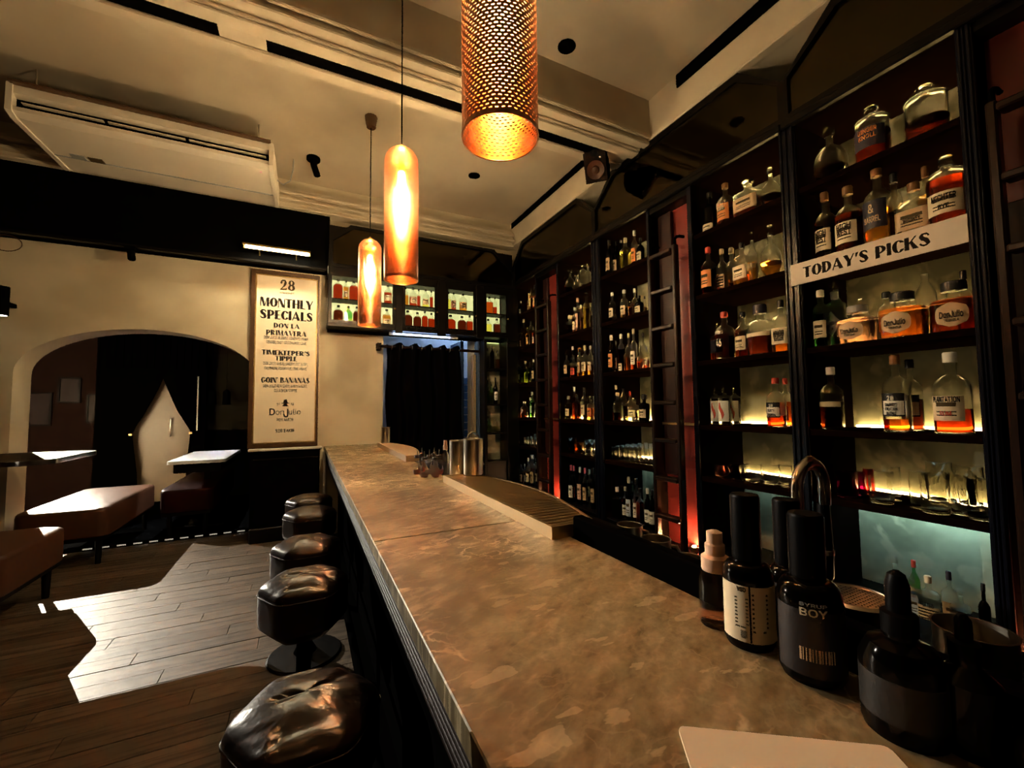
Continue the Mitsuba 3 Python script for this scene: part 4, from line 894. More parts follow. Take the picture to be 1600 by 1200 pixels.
# ---------------------------------------------------------------- doorway: rod, curtain, lamp tube, bricks, door edge
k = thing('curtain', 'black curtain hanging in the doorway behind the bar', 'curtain')
n, v, f = 72, [], []
for j, z in enumerate(np.linspace(1.865, 0.02, 16)):
    for i in range(n):
        u = i / (n - 1)
        w = 0.80 + 0.03 * (j / 15)
        amp = 0.030 + 0.018 * (1 - j / 15)
        v.append((0.735 + u * w + 0.010 * math.sin(5 * u + j), 4.40 + amp * math.sin(u * 2 * math.pi * 5 + 0.25 * math.sin(j * 0.7)), z + (0.014 * math.cos(u * 2 * math.pi * 5 + 1.3) if j == 0 else 0)))
for j in range(15):
    for i in range(n - 1):
        a = j * n + i
        f += [[a, a + n, a + n + 1], [a, a + n + 1, a + 1]]
part(k, 'cloth', trimesh.Trimesh(v, f, process=False), 'mat_curtain', True)
for i in range(8):
    x = 0.79 + i * 0.103
    part(k, 'ring', tube([(x, 4.40 + 0.026 * math.cos(a), 1.835 + 0.026 * math.sin(a)) for a in np.linspace(0, 2 * math.pi, 17)[:-1]], 0.004, 6, True), 'mat_steel', True)
k = thing('curtain_rod', 'dark curtain rod on wall brackets over the doorway', 'curtain rod')
part(k, 'pole', tube([(0.66, 4.40, 1.835), (1.80, 4.40, 1.835)], 0.015, 12), 'mat_dark_wood', True)
for x in (0.665, 1.775):
    part(k, 'bracket', box(x - 0.02, x + 0.02, 4.39, 4.498, 1.80, 1.87, 0.004), 'mat_dark_wood')
k = thing('fluorescent_tube', 'bluish white tube lamp glowing under the wall cabinet above the curtain', 'lamp')
part(k, 'tube', tube([(0.80, 4.36, 1.968), (1.40, 4.36, 1.962)], 0.010, 10), 'mat_emit', emit=[c * 0.8 for c in L_TUBE], weight=0.5)
part(k, 'housing', box(0.76, 1.50, 4.375, 4.40, 1.955, 1.984, 0.004), 'mat_trim_white')
k = thing('alley_lamp', 'cool lamp lighting the brick passage behind the curtain', 'lamp')
part(k, 'tube', tube([(1.30, 5.10, 2.42), (2.2, 5.10, 2.42)], 0.016, 10), 'mat_emit', emit=[c * 8 for c in L_TUBE], weight=1.0)
for x in (1.4, 2.1):
    part(k, 'hanger', tube([(x, 5.10, 2.43), (x, 5.10, 2.55)], 0.006, 8), 'mat_black_paint')
bw = setting('wall_brick', box(1.60, 2.45, 5.215, 5.298, 0.0, 1.60), 'mat_mortar')
for r in range(13):
    for c in range(4):
        x0 = 1.61 + c * 0.215 - (0.107 if r % 2 else 0)
        a, b_ = max(x0, 1.605), min(x0 + 0.20, 2.445)
        if b_ - a > 0.04:
            part(bw, 'brick', box(a, b_, 5.198, 5.215, 0.33 + r * 0.098, 0.33 + r * 0.098 + 0.084, 0.004), 'mat_blue_brick')
setting('door_1', box(1.66, 1.70, 4.75, 5.15, 0.0, 2.0, 0.004), 'mat_blue_door')
setting('trim_7', box(1.70, 1.735, 4.44, 4.52, 0.0, 1.80, 0.005), 'mat_frame_tan')
setting('trim_8', box(1.74, 1.765, 4.40, 4.52, 0.0, 1.955, 0.004), 'mat_blue_door')

# ---------------------------------------------------------------- the bar
TOP = 0.84
k = thing('bar_counter', 'long bar counter with a brown veined marble top and reeded dark wood edge', 'bar counter')
for a, c in ((-0.5, 1.2035), (1.2065, 4.497)):
    part(k, 'marble_slab', box(0.17, 0.665, a, c, TOP - 0.036, TOP, 0.002), 'mat_marble')
part(k, 'edge_board', box(0.182, 0.64, -0.5, 4.495, 0.70, TOP - 0.036), 'mat_black_paint')
for i in range(5):
    z = 0.794 - i * 0.016
    part(k, 'reed', tube([(0.180 + 0.002 * i, -0.5, z), (0.180 + 0.002 * i, 4.495, z)], 0.0078, 8), 'mat_dark_wood', True)
part(k, 'front_panel', box(0.30, 0.33, -0.5, 4.495, 0.0, 0.70), 'mat_black_paint')
part(k, 'back_lip', box(0.668, 0.70, 0.02, 0.985, 0.70, 0.898, 0.004), 'mat_black_paint')
part(k, 'foot_rail', tube([(0.20, -0.4, 0.19), (0.20, 4.4, 0.19)], 0.016, 10), 'mat_black_paint', True)
k = thing('work_station', 'steel work ledge on the bartender side of the bar', 'work table')
part(k, 'ledge', box(0.668, 0.86, 0.99, 4.30, 0.80, TOP - 0.002, 0.004), 'mat_black_plastic')
part(k, 'sink_top', box(0.71, 1.30, -0.4, 0.985, 0.66, 0.70, 0.004), 'mat_black_plastic')
part(k, 'body', box(0.72, 1.25, -0.4, 4.30, 0.0, 0.64), 'mat_black_paint')
part(k, 'work_light', box(0.858, 0.866, 1.2, 4.2, 0.745, 0.757), 'mat_emit', emit=[c * 1.6 for c in L_UNDER], weight=0.6)


def d_shape(x0, y0, y1, bulge, w0):
    """Straight left side, right side bowed outwards."""
    t = np.linspace(0, 1, 17)
    return Polygon([(x0, y0)] + [(x0 + w0 + bulge * math.sin(math.pi * q), y0 + (y1 - y0) * q) for q in t] + [(x0, y1)])


k = thing('drip_tray', 'long brass-coloured slatted drip tray on the bar', 'drip tray')
sh = d_shape(0.604, 0.99, 1.99, 0.085, 0.145)
rim = sh.difference(sh.buffer(-0.008))
part(k, 'base', extrude(sh.buffer(-0.003), 0.012).apply_translation((0, 0, TOP)), 'mat_black_plastic')
part(k, 'rim', extrude(rim, 0.034).apply_translation((0, 0, TOP)), 'mat_tray')
for i in range(35):
    y = 1.008 + i * 0.0280
    lim = sh.buffer(-0.0085).intersection(sbox(0, y, 2, y + 0.016)).bounds
    if lim and lim[2] - lim[0] > 0.03:
        part(k, 'slat', box(lim[0], lim[2], y, y + 0.016, TOP + 0.022, TOP + 0.033, 0.003), 'mat_tray')
k = thing('serving_board', 'pale board with a bowed edge at the far end of the bar', 'board')
part(k, 'slab', extrude(d_shape(0.612, 2.87, 4.12, 0.10, 0.09), 0.04).apply_translation((0, 0, TOP)), 'mat_board')


def steel_cup(label, x, y, z, r, h, handle=False, name='steel_cup', cat_='cup', group=None, m='mat_steel'):
    k = thing(name, label, cat_, group)
    part(k, 'body', lathe([(r * 0.96, 0), (r, 0.004), (r, h), (r * 0.94, h), (r * 0.90, 0.006), (0.002, 0.006)], 32).apply_translation((x, y, z)), m, 35)
    part(k, 'rim', tube([(x + r * 0.985 * math.cos(a), y + r * 0.985 * math.sin(a), z + h) for a in np.linspace(0, 2 * math.pi, 33)[:-1]], 0.0022, 6, True), 'mat_chrome', True)
    if handle:
        part(k, 'handle', tube([(x + (r + q) * 0.6, y - (r + q) * 0.8, z + h * w) for q, w in ((-0.002, 0.85), (0.016, 0.84), (0.026, 0.66), (0.024, 0.4), (0.012, 0.24), (-0.002, 0.2))], 0.005, 8), m, True)
    return k


steel_cup('tall steel cylinder cup at the near left of the pair beyond the drip tray', 0.742, 1.945, 0.8741, 0.048, 0.172, name='steel_cylinder', cat_='container', group='steel cylinders beyond the drip tray')
steel_cup('tall steel cylinder cup behind its twin beyond the drip tray', 0.706, 2.062, TOP, 0.046, 0.192, name='steel_cylinder', cat_='container', group='steel cylinders beyond the drip tray')
steel_cup('steel cylinder standing alone on the pale board at the far end of the bar', 0.672, 4.04, TOP + 0.04, 0.042, 0.145, name='steel_cylinder', cat_='container')
for i, (x, y, h, lab) in enumerate(((1.00, 1.13, 0.095, 'copper-toned steel mug farthest from the uplight behind the bar'), (0.955, 0.965, 0.10, 'copper-toned steel mug with side handle in the middle of three'), (0.94, 0.835, 0.085, 'copper-toned steel mug nearest the bright uplight'))):
    steel_cup(lab, x, y, (0.70 if y < 0.93 else 0.70), 0.042, h, True, 'steel_mug', 'mug', 'steel mugs behind the bar')
# bitters flasks next to the cylinders
spots = [(0.562, 2.185), (0.613, 2.155), (0.552, 2.30), (0.612, 2.27), (0.655, 2.235), (0.60, 2.39), (0.66, 2.35)]
WHICH = ['at the left front of the cluster', 'nearest the camera in the cluster', 'at the left of the second row', 'in the middle of the cluster', 'touching the steel cylinder', 'at the back left of the cluster', 'at the back right of the cluster']
for i, (x, y) in enumerate(spots):
    k = thing('bitters_flask', f'small round glass bitters flask {WHICH[i]}', 'flask', 'bitters flasks beside the steel cylinders')
    A = np.diag([0.024, 0.024, 0.105, 1.0])
    A[:3, 3] = (x, y, TOP)
    fl2 = lambda ins, hi: [(max(0.05, r - ins), z) for r, z in ((0.6, 0.0), (0.9, 0.08), (1.0, 0.22), (0.92, 0.38), (0.62, 0.5), (0.46, 0.62), (0.44, 0.86)) if z <= hi]
    part(k, 'glass', shared('flask_glass', lambda: lathe(fl2(0, 1), 16), 40), 'mat_glass', at=A)
    part(k, 'liquid', shared('flask_liquid', lambda: lathe(fl2(0.06, 0.24), 16), 40), 'mat_liquid_red' if i % 3 else 'mat_liquid_dark', at=A)
    part(k, 'collar', shared('flask_collar', lambda: lathe([(0.60, 0.84), (0.62, 0.86), (0.62, 0.98), (0.5, 1.0)], 16), 40), 'mat_print_dark', at=A)
    part(k, 'pourer', shared('flask_pourer', lambda: lathe([(0.12, 1.0), (0.10, 1.28)], 8)), 'mat_chrome', at=A)
k = thing('pump_bottle', 'small clear bottle with pale pink pump top among the bitters flasks', 'bottle')
part(k, 'bottle_body', lathe([(0.018, 0), (0.019, 0.01), (0.019, 0.10), (0.010, 0.115), (0.010, 0.125)], 16).apply_translation((0.708, 2.29, TOP)), 'mat_liquid_clear', 35)
part(k, 'pump', lathe([(0.013, 0.125), (0.013, 0.150), (0.010, 0.152), (0.010, 0.178)], 14).apply_translation((0.708, 2.29, TOP)), 'mat_print_peach', 35)
# far gooseneck tap
k = thing('tap', 'slim gooseneck tap rising behind the steel cylinders', 'tap')
part(k, 'spout', tube([(0.842, 2.30, TOP - 0.002), (0.842, 2.30, 1.0)] + [(0.877 - 0.035 * math.cos(a), 2.30, 1.0 + 0.055 * math.sin(a)) for a in np.linspace(0.2, math.pi, 12)] + [(0.912, 2.30, 0.975)], 0.0075, 10), 'mat_chrome', True)
part(k, 'base', lathe([(0.020, 0), (0.020, 0.012), (0.010, 0.02)], 16).apply_translation((0.842, 2.30, TOP - 0.002)), 'mat_chrome', 30)
part(k, 'lever', tube([(0.85, 2.27, 0.86), (0.865, 2.20, 0.868), (0.885, 2.16, 0.89)], 0.006, 8), 'mat_chrome', True)
# near spring-neck tap
k = thing('tap', 'large spring-necked chrome tap in front of the white-signed bay', 'tap')
FX, FY, FR = 1.089, 0.60, 0.056
neck = [(FX - FR, FY, 0.70), (FX - FR, FY, 0.80), (FX - FR, FY, 0.90), (FX - FR, FY, 0.98)] + [(FX - FR * math.cos(a), FY, 1.0 + FR * 1.05 * math.sin(a)) for a in np.linspace(0.0, math.pi, 18)] + [(FX + FR, FY, 0.955)]
for q, rr_ in ((0.0, 0.013), (-0.013, 0.006), (0.013, 0.006)):
    part(k, 'neck_tube' if q == 0 else 'neck_spring', tube([(x + (q * 0.9 if j < 4 else q * 0.9 * math.cos((j - 4) / 17 * math.pi) if j < 22 else -q * 0.9), y - 0.004, z + (q * 0.9 * math.sin((j - 4) / 17 * math.pi) if 4 <= j < 22 else 0)) for j, (x, y, z) in enumerate(neck)], rr_, 12), 'mat_chrome', True)
part(k, 'spray_head', lathe([(0.012, 0.0), (0.016, 0.01), (0.017, 0.07), (0.014, 0.155), (0.013, 0.18)], 18).apply_translation((FX + FR, FY, 0.775)), 'mat_black_plastic', 30)
part(k, 'collar', lathe([(0.018, 0.0), (0.018, 0.01), (0.015, 0.014), (0.015, 0.035)], 18).apply_translation((FX + FR, FY, 0.835)), 'mat_chrome', 30)
part(k, 'holder', tube([(FX - FR, FY, 0.86), (FX, FY - 0.004, 0.862), (FX + FR, FY, 0.862)], 0.006, 8), 'mat_chrome', True)
part(k, 'base', lathe([(0.028, 0), (0.028, 0.015), (0.02, 0.03), (0.018, 0.07)], 20).apply_translation((FX - FR, FY, 0.70)), 'mat_chrome', 30)

# foreground bottles and tools on the bar
k = thing('spray_bottle', 'small clear spray bottle with orange-pink pump beside the big black bottle', 'bottle')
part(k, 'bottle_body', lathe([(0.025, 0), (0.0265, 0.006), (0.0265, 0.072), (0.022, 0.082), (0.017, 0.088)], 24).apply_translation((0.617, 0.492, TOP)), 'mat_liquid_pink', 35)
part(k, 'collar', lathe([(0.021, 0.086), (0.022, 0.088), (0.022, 0.108), (0.016, 0.112)], 24).apply_translation((0.617, 0.492, TOP)), 'mat_print_peach', 30)
part(k, 'pump', lathe([(0.0155, 0.110), (0.0155, 0.128), (0.0125, 0.131), (0.0125, 0.148), (0.006, 0.151)], 24).apply_translation((0.617, 0.492, TOP)), 'mat_print_peach', 30)


def syrup(label, x, y, r, hb, hn, rn, htop, wrap_label, words, TOP=TOP):
    k = thing('syrup_bottle', label, 'bottle', None)
    part(k, 'glass', lathe([(r * 0.9, 0), (r, 0.008), (r, hb)] + [(rn + (r - rn) * math.cos(a) ** 0.9, hb + (hn - hb) * math.sin(a)) for a in np.linspace(0.2, 1.5, 8)] + [(rn, hn + 0.004)], 36).apply_translation((x, y, TOP)), 'mat_dark_glass', 40)
    part(k, 'cap', lathe([(rn * 1.03, hn + 0.002), (rn * 1.12, hn + 0.006), (rn * 1.12, htop - 0.004), (rn * 1.02, htop)], 30).apply_translation((x, y, TOP)), 'mat_black_plastic', 35)
    m = 'mat_print_cream' if wrap_label else 'mat_print_dark'
    n = 28
    vv, ff = [], []
    for lay in (0.0004, 0.0010):
        for z in (0.014, hb - 0.004):
            for i in range(n):
                a = math.pi + 0.9 + (i / (n - 1) - 0.5) * 3.1
                vv.append((x + (r + lay) * math.cos(a), y + (r + lay) * math.sin(a), TOP + z))
    for i in range(n - 1):
        ff += [[2 * n + i, 2 * n + i + 1, 3 * n + i + 1], [2 * n + i, 3 * n + i + 1, 3 * n + i], [i, n + i + 1, i + 1], [i, n + i, n + i + 1]]
    part(k, 'label', trimesh.Trimesh(vv, ff, process=False), m, True)
    for txt, z, ht, ang, arc, mm in words:
        if txt == 'rule':
            mesh = extrude(sbox(-0.0012, 0, 0.0012, ht), 0.0005)
        elif txt == 'block':
            mesh = extrude(union_all([sbox(-arc / 2, q * ht / 9, arc / 2 * (0.6 if q == 0 else 1), q * ht / 9 + ht / 22) for q in range(9)]), 0.0005)
        elif txt == 'bars':
            mesh = extrude(union_all([sbox(q * 0.0034 - 0.02, 0, q * 0.0034 - 0.02 + (0.0012 if q % 3 else 0.0022), ht) for q in range(12)]), 0.0005)
        else:
            mesh = plain(txt, ht, arc, True, 0.0005)
        mesh = wrap(mesh, r + 0.0012, z)
        c, s = math.cos(ang), math.sin(ang)
        part(k, 'lettering', mesh.apply_transform(np.array([[c, -s, 0, x], [s, c, 0, y], [0, 0, 1, TOP], [0, 0, 0, 1.0]])), mm)
    return k


syrup('tall black syrup bottle with cream text label next to the spray bottle', 0.6125, 0.432, 0.0345, 0.098, 0.122, 0.0185, 0.222, True,
      [('rule', 0.015, 0.080, 0.66, 0, 'mat_ink'), ('block', 0.034, 0.046, 0.34, 0.018, 'mat_ink_brown'), ('block', 0.030, 0.058, 1.05, 0.022, 'mat_ink_brown'), ('VSD', 0.086, 0.006, 0.36, 0.012, 'mat_ink'), ('block', 0.020, 0.011, 0.40, 0.008, 'mat_ink_brown')])
syrup('tall black syrup bottle with dark label and barcode, right of the cream-labelled one', 0.6135, 0.345, 0.0375, 0.100, 0.126, 0.0190, 0.212, False,
      [('BOY', 0.090, 0.009, 0.62, 0.030, 'mat_print_cream'), ('bars', 0.034, 0.016, 0.70, 0, 'mat_print_tan'), ('SYRUP', 0.102, 0.004, 0.62, 0.03, 'mat_print_grey')])
syrup('black capped syrup bottle standing behind the other two dark bottles', 0.70 + 0.055, 0.455, 0.030, 0.20, 0.222, 0.019, 0.335, False, [], 0.70)
k = thing('dropper_bottle', 'large black dropper bottle in the dark foreground at lower right', 'bottle')
part(k, 'glass', lathe([(0.036, 0), (0.038, 0.006), (0.038, 0.075), (0.030, 0.092), (0.014, 0.099), (0.014, 0.106)], 30).apply_translation((0.600, 0.243, TOP)), 'mat_dark_glass', 35)
part(k, 'label', lathe([(0.0384, 0.02), (0.0384, 0.064)], 30).apply_translation((0.600, 0.243, TOP)), 'mat_print_darkbottle', 35)
part(k, 'dropper_cap', lathe([(0.0165, 0.104), (0.0165, 0.126), (0.011, 0.128), (0.0112, 0.156), (0.008, 0.168), (0.003, 0.172)], 20).apply_translation((0.600, 0.243, TOP)), 'mat_black_plastic', 35)
k = thing('dropper_bottle', 'small dark dropper bottle behind the large black dropper bottle', 'bottle')
part(k, 'glass', lathe([(0.026, 0), (0.027, 0.005), (0.027, 0.07), (0.012, 0.085), (0.012, 0.094)], 24).apply_translation((0.628, 0.200, TOP)), 'mat_dark_glass', 35)
part(k, 'dropper_cap', lathe([(0.013, 0.092), (0.013, 0.108), (0.007, 0.110), (0.007, 0.130), (0.003, 0.137)], 18).apply_translation((0.628, 0.200, TOP)), 'mat_black_plastic', 35)
k = thing('glass_carafe', 'glass carafe with a black stopper at the lower right corner', 'carafe')
body = [(0.040, 0.0), (0.047, 0.006), (0.049, 0.030), (0.044, 0.052), (0.027, 0.076), (0.022, 0.094), (0.024, 0.108)]
part(k, 'glass', lathe(body + [(r - 0.003, z + (0.004 if z < 0.02 else 0)) for r, z in body[::-1]], 36).apply_translation((0.640, 0.128, TOP)), 'mat_solid_glass', 40)
part(k, 'stopper', lathe([(0.018, 0.100), (0.027, 0.110), (0.028, 0.118), (0.012, 0.122), (0.009, 0.150), (0.006, 0.156)], 24).apply_translation((0.640, 0.128, TOP)), 'mat_black_plastic', 35)
k = thing('shaker_tin', 'round steel tin with a perforated flat lid behind the dark bottles', 'tin')
LX, LY = 0.822, 0.392
part(k, 'tin_body', lathe([(0.038, 0.0), (0.044, 0.004), (0.049, 0.165), (0.051, 0.168)], 32).apply_translation((LX, LY, 0.70)), 'mat_steel', 35)
part(k, 'lid', lathe([(0.054, 0.168), (0.055, 0.171), (0.055, 0.179), (0.050, 0.183), (0.049, 0.181), (0.002, 0.181)], 36).apply_translation((LX, LY, 0.70)), 'mat_steel', 35)
holes = [(0.0072 * i + (0.0036 if j % 2 else 0), 0.0062 * j) for i in range(-5, 6) for j in range(-6, 7)]
part(k, 'perforation', cat([trimesh.creation.cylinder(radius=0.0014, height=0.0006, sections=8).apply_translation((LX + a, LY + b_, 0.8812)) for a, b_ in holes if a * a + b_ * b_ < 0.042 ** 2]), 'mat_ink', kind='stuff')
k = thing('shaker_tin', 'steel mixing tin with open rim at the right, beyond the perforated lid', 'tin')
part(k, 'tin_body', lathe([(0.036, 0.0), (0.042, 0.004), (0.047, 0.150), (0.049, 0.152), (0.046, 0.152), (0.040, 0.01), (0.002, 0.008)], 32).apply_translation((0.93, 0.285, 0.70)), 'mat_steel', 35)
k = thing('menu_card', 'blank cream card with rounded corners lying on the bar in the foreground', 'card')
card = sbox(0, 0, 0.21, 0.15).buffer(-0.008).buffer(0.008)
ux = np.array([0.52, -0.36, 0.0]) / np.linalg.norm([0.52, -0.36])
part(k, 'sheet', extrude(card, 0.003).apply_transform(basis([0.378, 0.358, TOP + 0.0], ux, [ux[1], -ux[0], 0], [0, 0, -1])).apply_translation((0, 0, 0.0032)), 'mat_card')

# ---------------------------------------------------------------- bar stools
def hexagon(r, z, n=48, soft=14.0):
    a = np.arange(n) * 2 * np.pi / n
    d = np.max([np.cos(a - k * np.pi / 3 - np.pi / 6) for k in range(6)], axis=0)
    q = (np.sum([np.clip(np.cos(a - k * np.pi / 3 - np.pi / 6), 0, None) ** soft for k in range(6)], axis=0)) ** (-1 / soft)
    return np.column_stack([r * q * np.cos(a), r * q * np.sin(a), np.full(n, z)])


def skin(rings, cap_top=True):
    n, v, f = len(rings[0]), np.vstack(rings), []
    for i in range(len(rings) - 1):
        for j in range(n):
            a, b, c, d = i * n + j, i * n + (j + 1) % n, (i + 1) * n + (j + 1) % n, (i + 1) * n + j
            f += [[a, b, c], [a, c, d]]
    v = np.vstack([v, [rings[0].mean(0)], [rings[-1].mean(0)]])
    for j in range(n):
        f.append([len(v) - 2, (j + 1) % n, j])
        f.append([len(v) - 1, (len(rings) - 1) * n + j, (len(rings) - 1) * n + (j + 1) % n])
    return trimesh.Trimesh(v, f, process=False)


def stool_seat(seed, crease):
    rows = [(0.062, 0.335), (0.10, 0.345), (0.138, 0.385), (0.1445, 0.40), (0.1450, 0.505), (0.143, 0.520), (0.138, 0.532)]
    rows += [(0.136 * math.sqrt(max(0.0, 1 - q)), 0.533 + 0.036 * q ** 0.7) for q in (0.06, 0.15, 0.28, 0.42, 0.57, 0.72, 0.85, 0.95)]
    m = skin([hexagon(r * 1.0, z, 64) for r, z in rows])
    v = m.vertices
    top = np.clip((v[:, 2] - 0.515) / 0.02, 0, 1)
    n1 = meshkit.fbm(v * np.array([9, 26, 10]) + seed * 7.3, 3, seed) - 0.5
    n2 = 1 - np.abs(meshkit.noise(v * np.array([7, 24, 8]) + seed * 3.1, seed + 5) * 2 - 1)
    v[:, 2] += top * (crease * n1 * 0.9 - crease * 0.8 * np.clip(n2 - 0.80, 0, 1) * 4 * (v[:, 0] > -0.06))
    m.vertices = v
    return m


POS = [(0.012, 1.085, 'nearest bar stool, brown leather drum seat with deep creases', 0.016), (0.008, 1.865, 'second nearest bar stool, brown leather drum seat with wrinkled top', 0.012), (0.016, 2.36, 'third bar stool from the camera, smooth brown leather drum seat', 0.006),
       (0.038, 3.07, 'fourth bar stool from the camera, dark brown leather drum seat', 0.005), (0.036, 3.52, 'farthest bar stool, brown leather drum seat by the dark wainscot', 0.005)]
for i, (x, y, lab, cr) in enumerate(POS):
    k = thing('bar_stool', lab, 'stool', 'leather bar stools along the bar')
    at = np.eye(4)
    at[:3, 3] = (x, y, 0)
    mesh = stool_seat(i + 1, cr)
    mesh = mesh.subdivide()
    trimesh.smoothing.filter_taubin(mesh, iterations=4)
    part(k, 'seat', mesh, 'mat_leather', True, at=at)
    part(k, 'piping', tube(np.vstack([hexagon(0.1462, 0.507, 64)]), 0.0022, 6, True), 'mat_leather', True, at=at)
    part(k, 'pedestal', lathe([(0.055, 0.0), (0.03, 0.05), (0.026, 0.10), (0.026, 0.30), (0.06, 0.337)], 20).apply_translation((0, 0, 0.012)), 'mat_black_paint', 35, at=at)
    part(k, 'base_plate', lathe([(0.165, 0.0), (0.168, 0.004), (0.160, 0.012), (0.03, 0.02)], 36), 'mat_black_plastic', 30, at=at)

# ---------------------------------------------------------------- low seats and tables by the arch
def cushion(x0, x1, y0, y1, z0, z1, r, dome, seed):
    poly = sbox(x0, y0, x1, y1).buffer(-r).buffer(r, 8)
    xy = np.array(poly.exterior.coords)[:-1]
    cx, cy = xy.mean(0)
    rows = [(0.985, z0), (1.0, z0 + 0.012), (1.0, z1 - 0.03), (0.99, z1 - 0.010), (0.965, z1)] + [(q, z1 + dome * (1 - q * q) ** 0.6) for q in (0.9, 0.8, 0.65, 0.45, 0.25, 0.08)]
    m = skin([np.column_stack([cx + (xy[:, 0] - cx) * q, cy + (xy[:, 1] - cy) * q, np.full(len(xy), z)]) for q, z in rows])
    if np.sign(m.volume) < 0:
        m.invert()
    v = m.vertices
    v[:, 2] += np.clip((v[:, 2] - z1 + 0.02) / 0.02, 0, 1) * 0.010 * (meshkit.fbm(v * np.array([6, 3, 1]) + seed, 3, seed) - 0.5)
    m.vertices = v
    return m


def bench(label, x0, x1, y0, y1, h, m, seed, thick=0.24):
    k = thing('upholstered_bench', label, 'bench')
    part(k, 'cushion', cushion(x0, x1, y0, y1, h - thick, h - 0.02, 0.07, 0.02, seed), m, 35)
    part(k, 'base_board', box(x0 + 0.02, x1 - 0.02, y0 + 0.02, y1 - 0.02, h - thick - 0.03, h - thick + 0.002), 'mat_black_wood')
    for sx in (x0 + 0.07, x1 - 0.07):
        for sy in (y0 + 0.07, y1 - 0.07):
            part(k, 'leg', lathe([(0.018, 0.0), (0.024, h - thick - 0.03)], 12).apply_translation((sx, sy, 0)), 'mat_black_wood', 35)


bench('brown leather bench lit from above in the arch opening', -1.93, -1.385, 4.42, 5.62, 0.46, 'mat_seat_brown', 3)
bench('dark brown leather bench at the left edge in front of the arch', -2.55, -1.42, 3.20, 3.90, 0.46, 'mat_seat_brown', 5)
bench('small dark red leather bench half lit under the white table', -1.22, -0.80, 5.02, 6.45, 0.47, 'mat_seat_red', 7)
bench('leather bench beyond the left edge of the picture', -1.85, -1.34, 2.15, 2.86, 0.46, 'mat_seat_brown', 9)
k = thing('side_table', 'small table with a brightly lit white top behind the arch', 'table')
part(k, 'table_top', extrude(sbox(-1.165, 4.99, -0.70, 6.10).buffer(-0.03).buffer(0.03), 0.03).apply_translation((0, 0, 0.69)), 'mat_table_white')
part(k, 'pedestal', box(-0.96, -0.90, 5.5, 5.56, 0.02, 0.69, 0.005), 'mat_black_wood')
part(k, 'foot', box(-1.10, -0.76, 5.36, 5.70, 0.0, 0.02, 0.004), 'mat_black_wood')
part(k, 'apron', box(-1.12, -0.745, 5.04, 6.05, 0.60, 0.69), 'mat_black_wood')
k = thing('high_table', 'dark table with a bright thin metal edge at the left edge of the picture', 'table')
tp = sbox(-2.6, 3.63, -1.43, 4.44).buffer(-0.16).buffer(0.16)
part(k, 'table_top', extrude(tp.buffer(-0.004), 0.026).apply_translation((0, 0, 0.872)), 'mat_dark_wood')
part(k, 'edge_band', extrude(tp.difference(tp.buffer(-0.0045)), 0.030).apply_translation((0, 0, 0.870)), 'mat_chrome')
part(k, 'pedestal', lathe([(0.05, 0.0), (0.045, 0.86)], 16).apply_translation((-2.1, 4.05, 0.01)), 'mat_black_wood', 35)
part(k, 'foot', lathe([(0.24, 0.0), (0.24, 0.012), (0.06, 0.02)], 24).apply_translation((-2.1, 4.05, 0)), 'mat_black_wood', 35)

# ---------------------------------------------------------------- the dark room behind the arch
k = thing('glossy_door', 'glossy tan door glowing between parted black drapes in the room behind the arch', 'door')
part(k, 'leaf', box(-2.10, -1.26, 7.12, 7.19, 0.0, 1.95, 0.004), 'mat_glossy_door')
part(k, 'handle', tube([(-1.62, 7.09, 0.86), (-1.62, 7.075, 0.88), (-1.62, 7.075, 1.08), (-1.62, 7.09, 1.10)], 0.008, 8), 'mat_chrome', True)
part(k, 'downlight', box(-1.73, -1.65, 7.03, 7.07, 1.93, 1.95), 'mat_emit', emit=L_DRAPE, weight=1.0)
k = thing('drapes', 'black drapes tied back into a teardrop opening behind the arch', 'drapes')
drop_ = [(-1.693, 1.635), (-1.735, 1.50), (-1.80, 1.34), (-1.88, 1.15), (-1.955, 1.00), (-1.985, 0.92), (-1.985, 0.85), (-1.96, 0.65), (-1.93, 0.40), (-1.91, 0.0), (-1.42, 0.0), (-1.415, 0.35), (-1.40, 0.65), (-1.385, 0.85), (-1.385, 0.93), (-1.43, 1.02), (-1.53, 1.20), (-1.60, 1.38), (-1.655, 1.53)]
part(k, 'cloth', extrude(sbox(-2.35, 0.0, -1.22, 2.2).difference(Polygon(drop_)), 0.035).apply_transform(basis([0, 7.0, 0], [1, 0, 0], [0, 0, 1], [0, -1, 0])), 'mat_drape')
for x in np.linspace(-2.33, -1.24, 15):
    part(k, 'fold', tube([(x, 6.958, 2.19), (x + 0.25 * (x + 1.69) * 0.0, 6.958, 1.75)], 0.012, 8), 'mat_drape', True)
for x in (-1.995, -1.375):
    part(k, 'tie', box(x - 0.02, x + 0.02, 6.945, 6.966, 0.885, 0.915, 0.004), 'mat_brass')
k = thing('door_frame_edge', 'thin pale vertical door edge right of the drapes behind the arch', 'door frame')
part(k, 'strip', box(-1.312, -1.298, 6.93, 6.95, 0.93, 1.66), 'mat_trim_white')
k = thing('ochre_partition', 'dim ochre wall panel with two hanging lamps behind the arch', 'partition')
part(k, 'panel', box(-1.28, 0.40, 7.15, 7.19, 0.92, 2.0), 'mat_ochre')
part(k, 'dado', box(-1.28, 0.40, 7.13, 7.19, 0.0, 0.92), 'mat_black_paint')
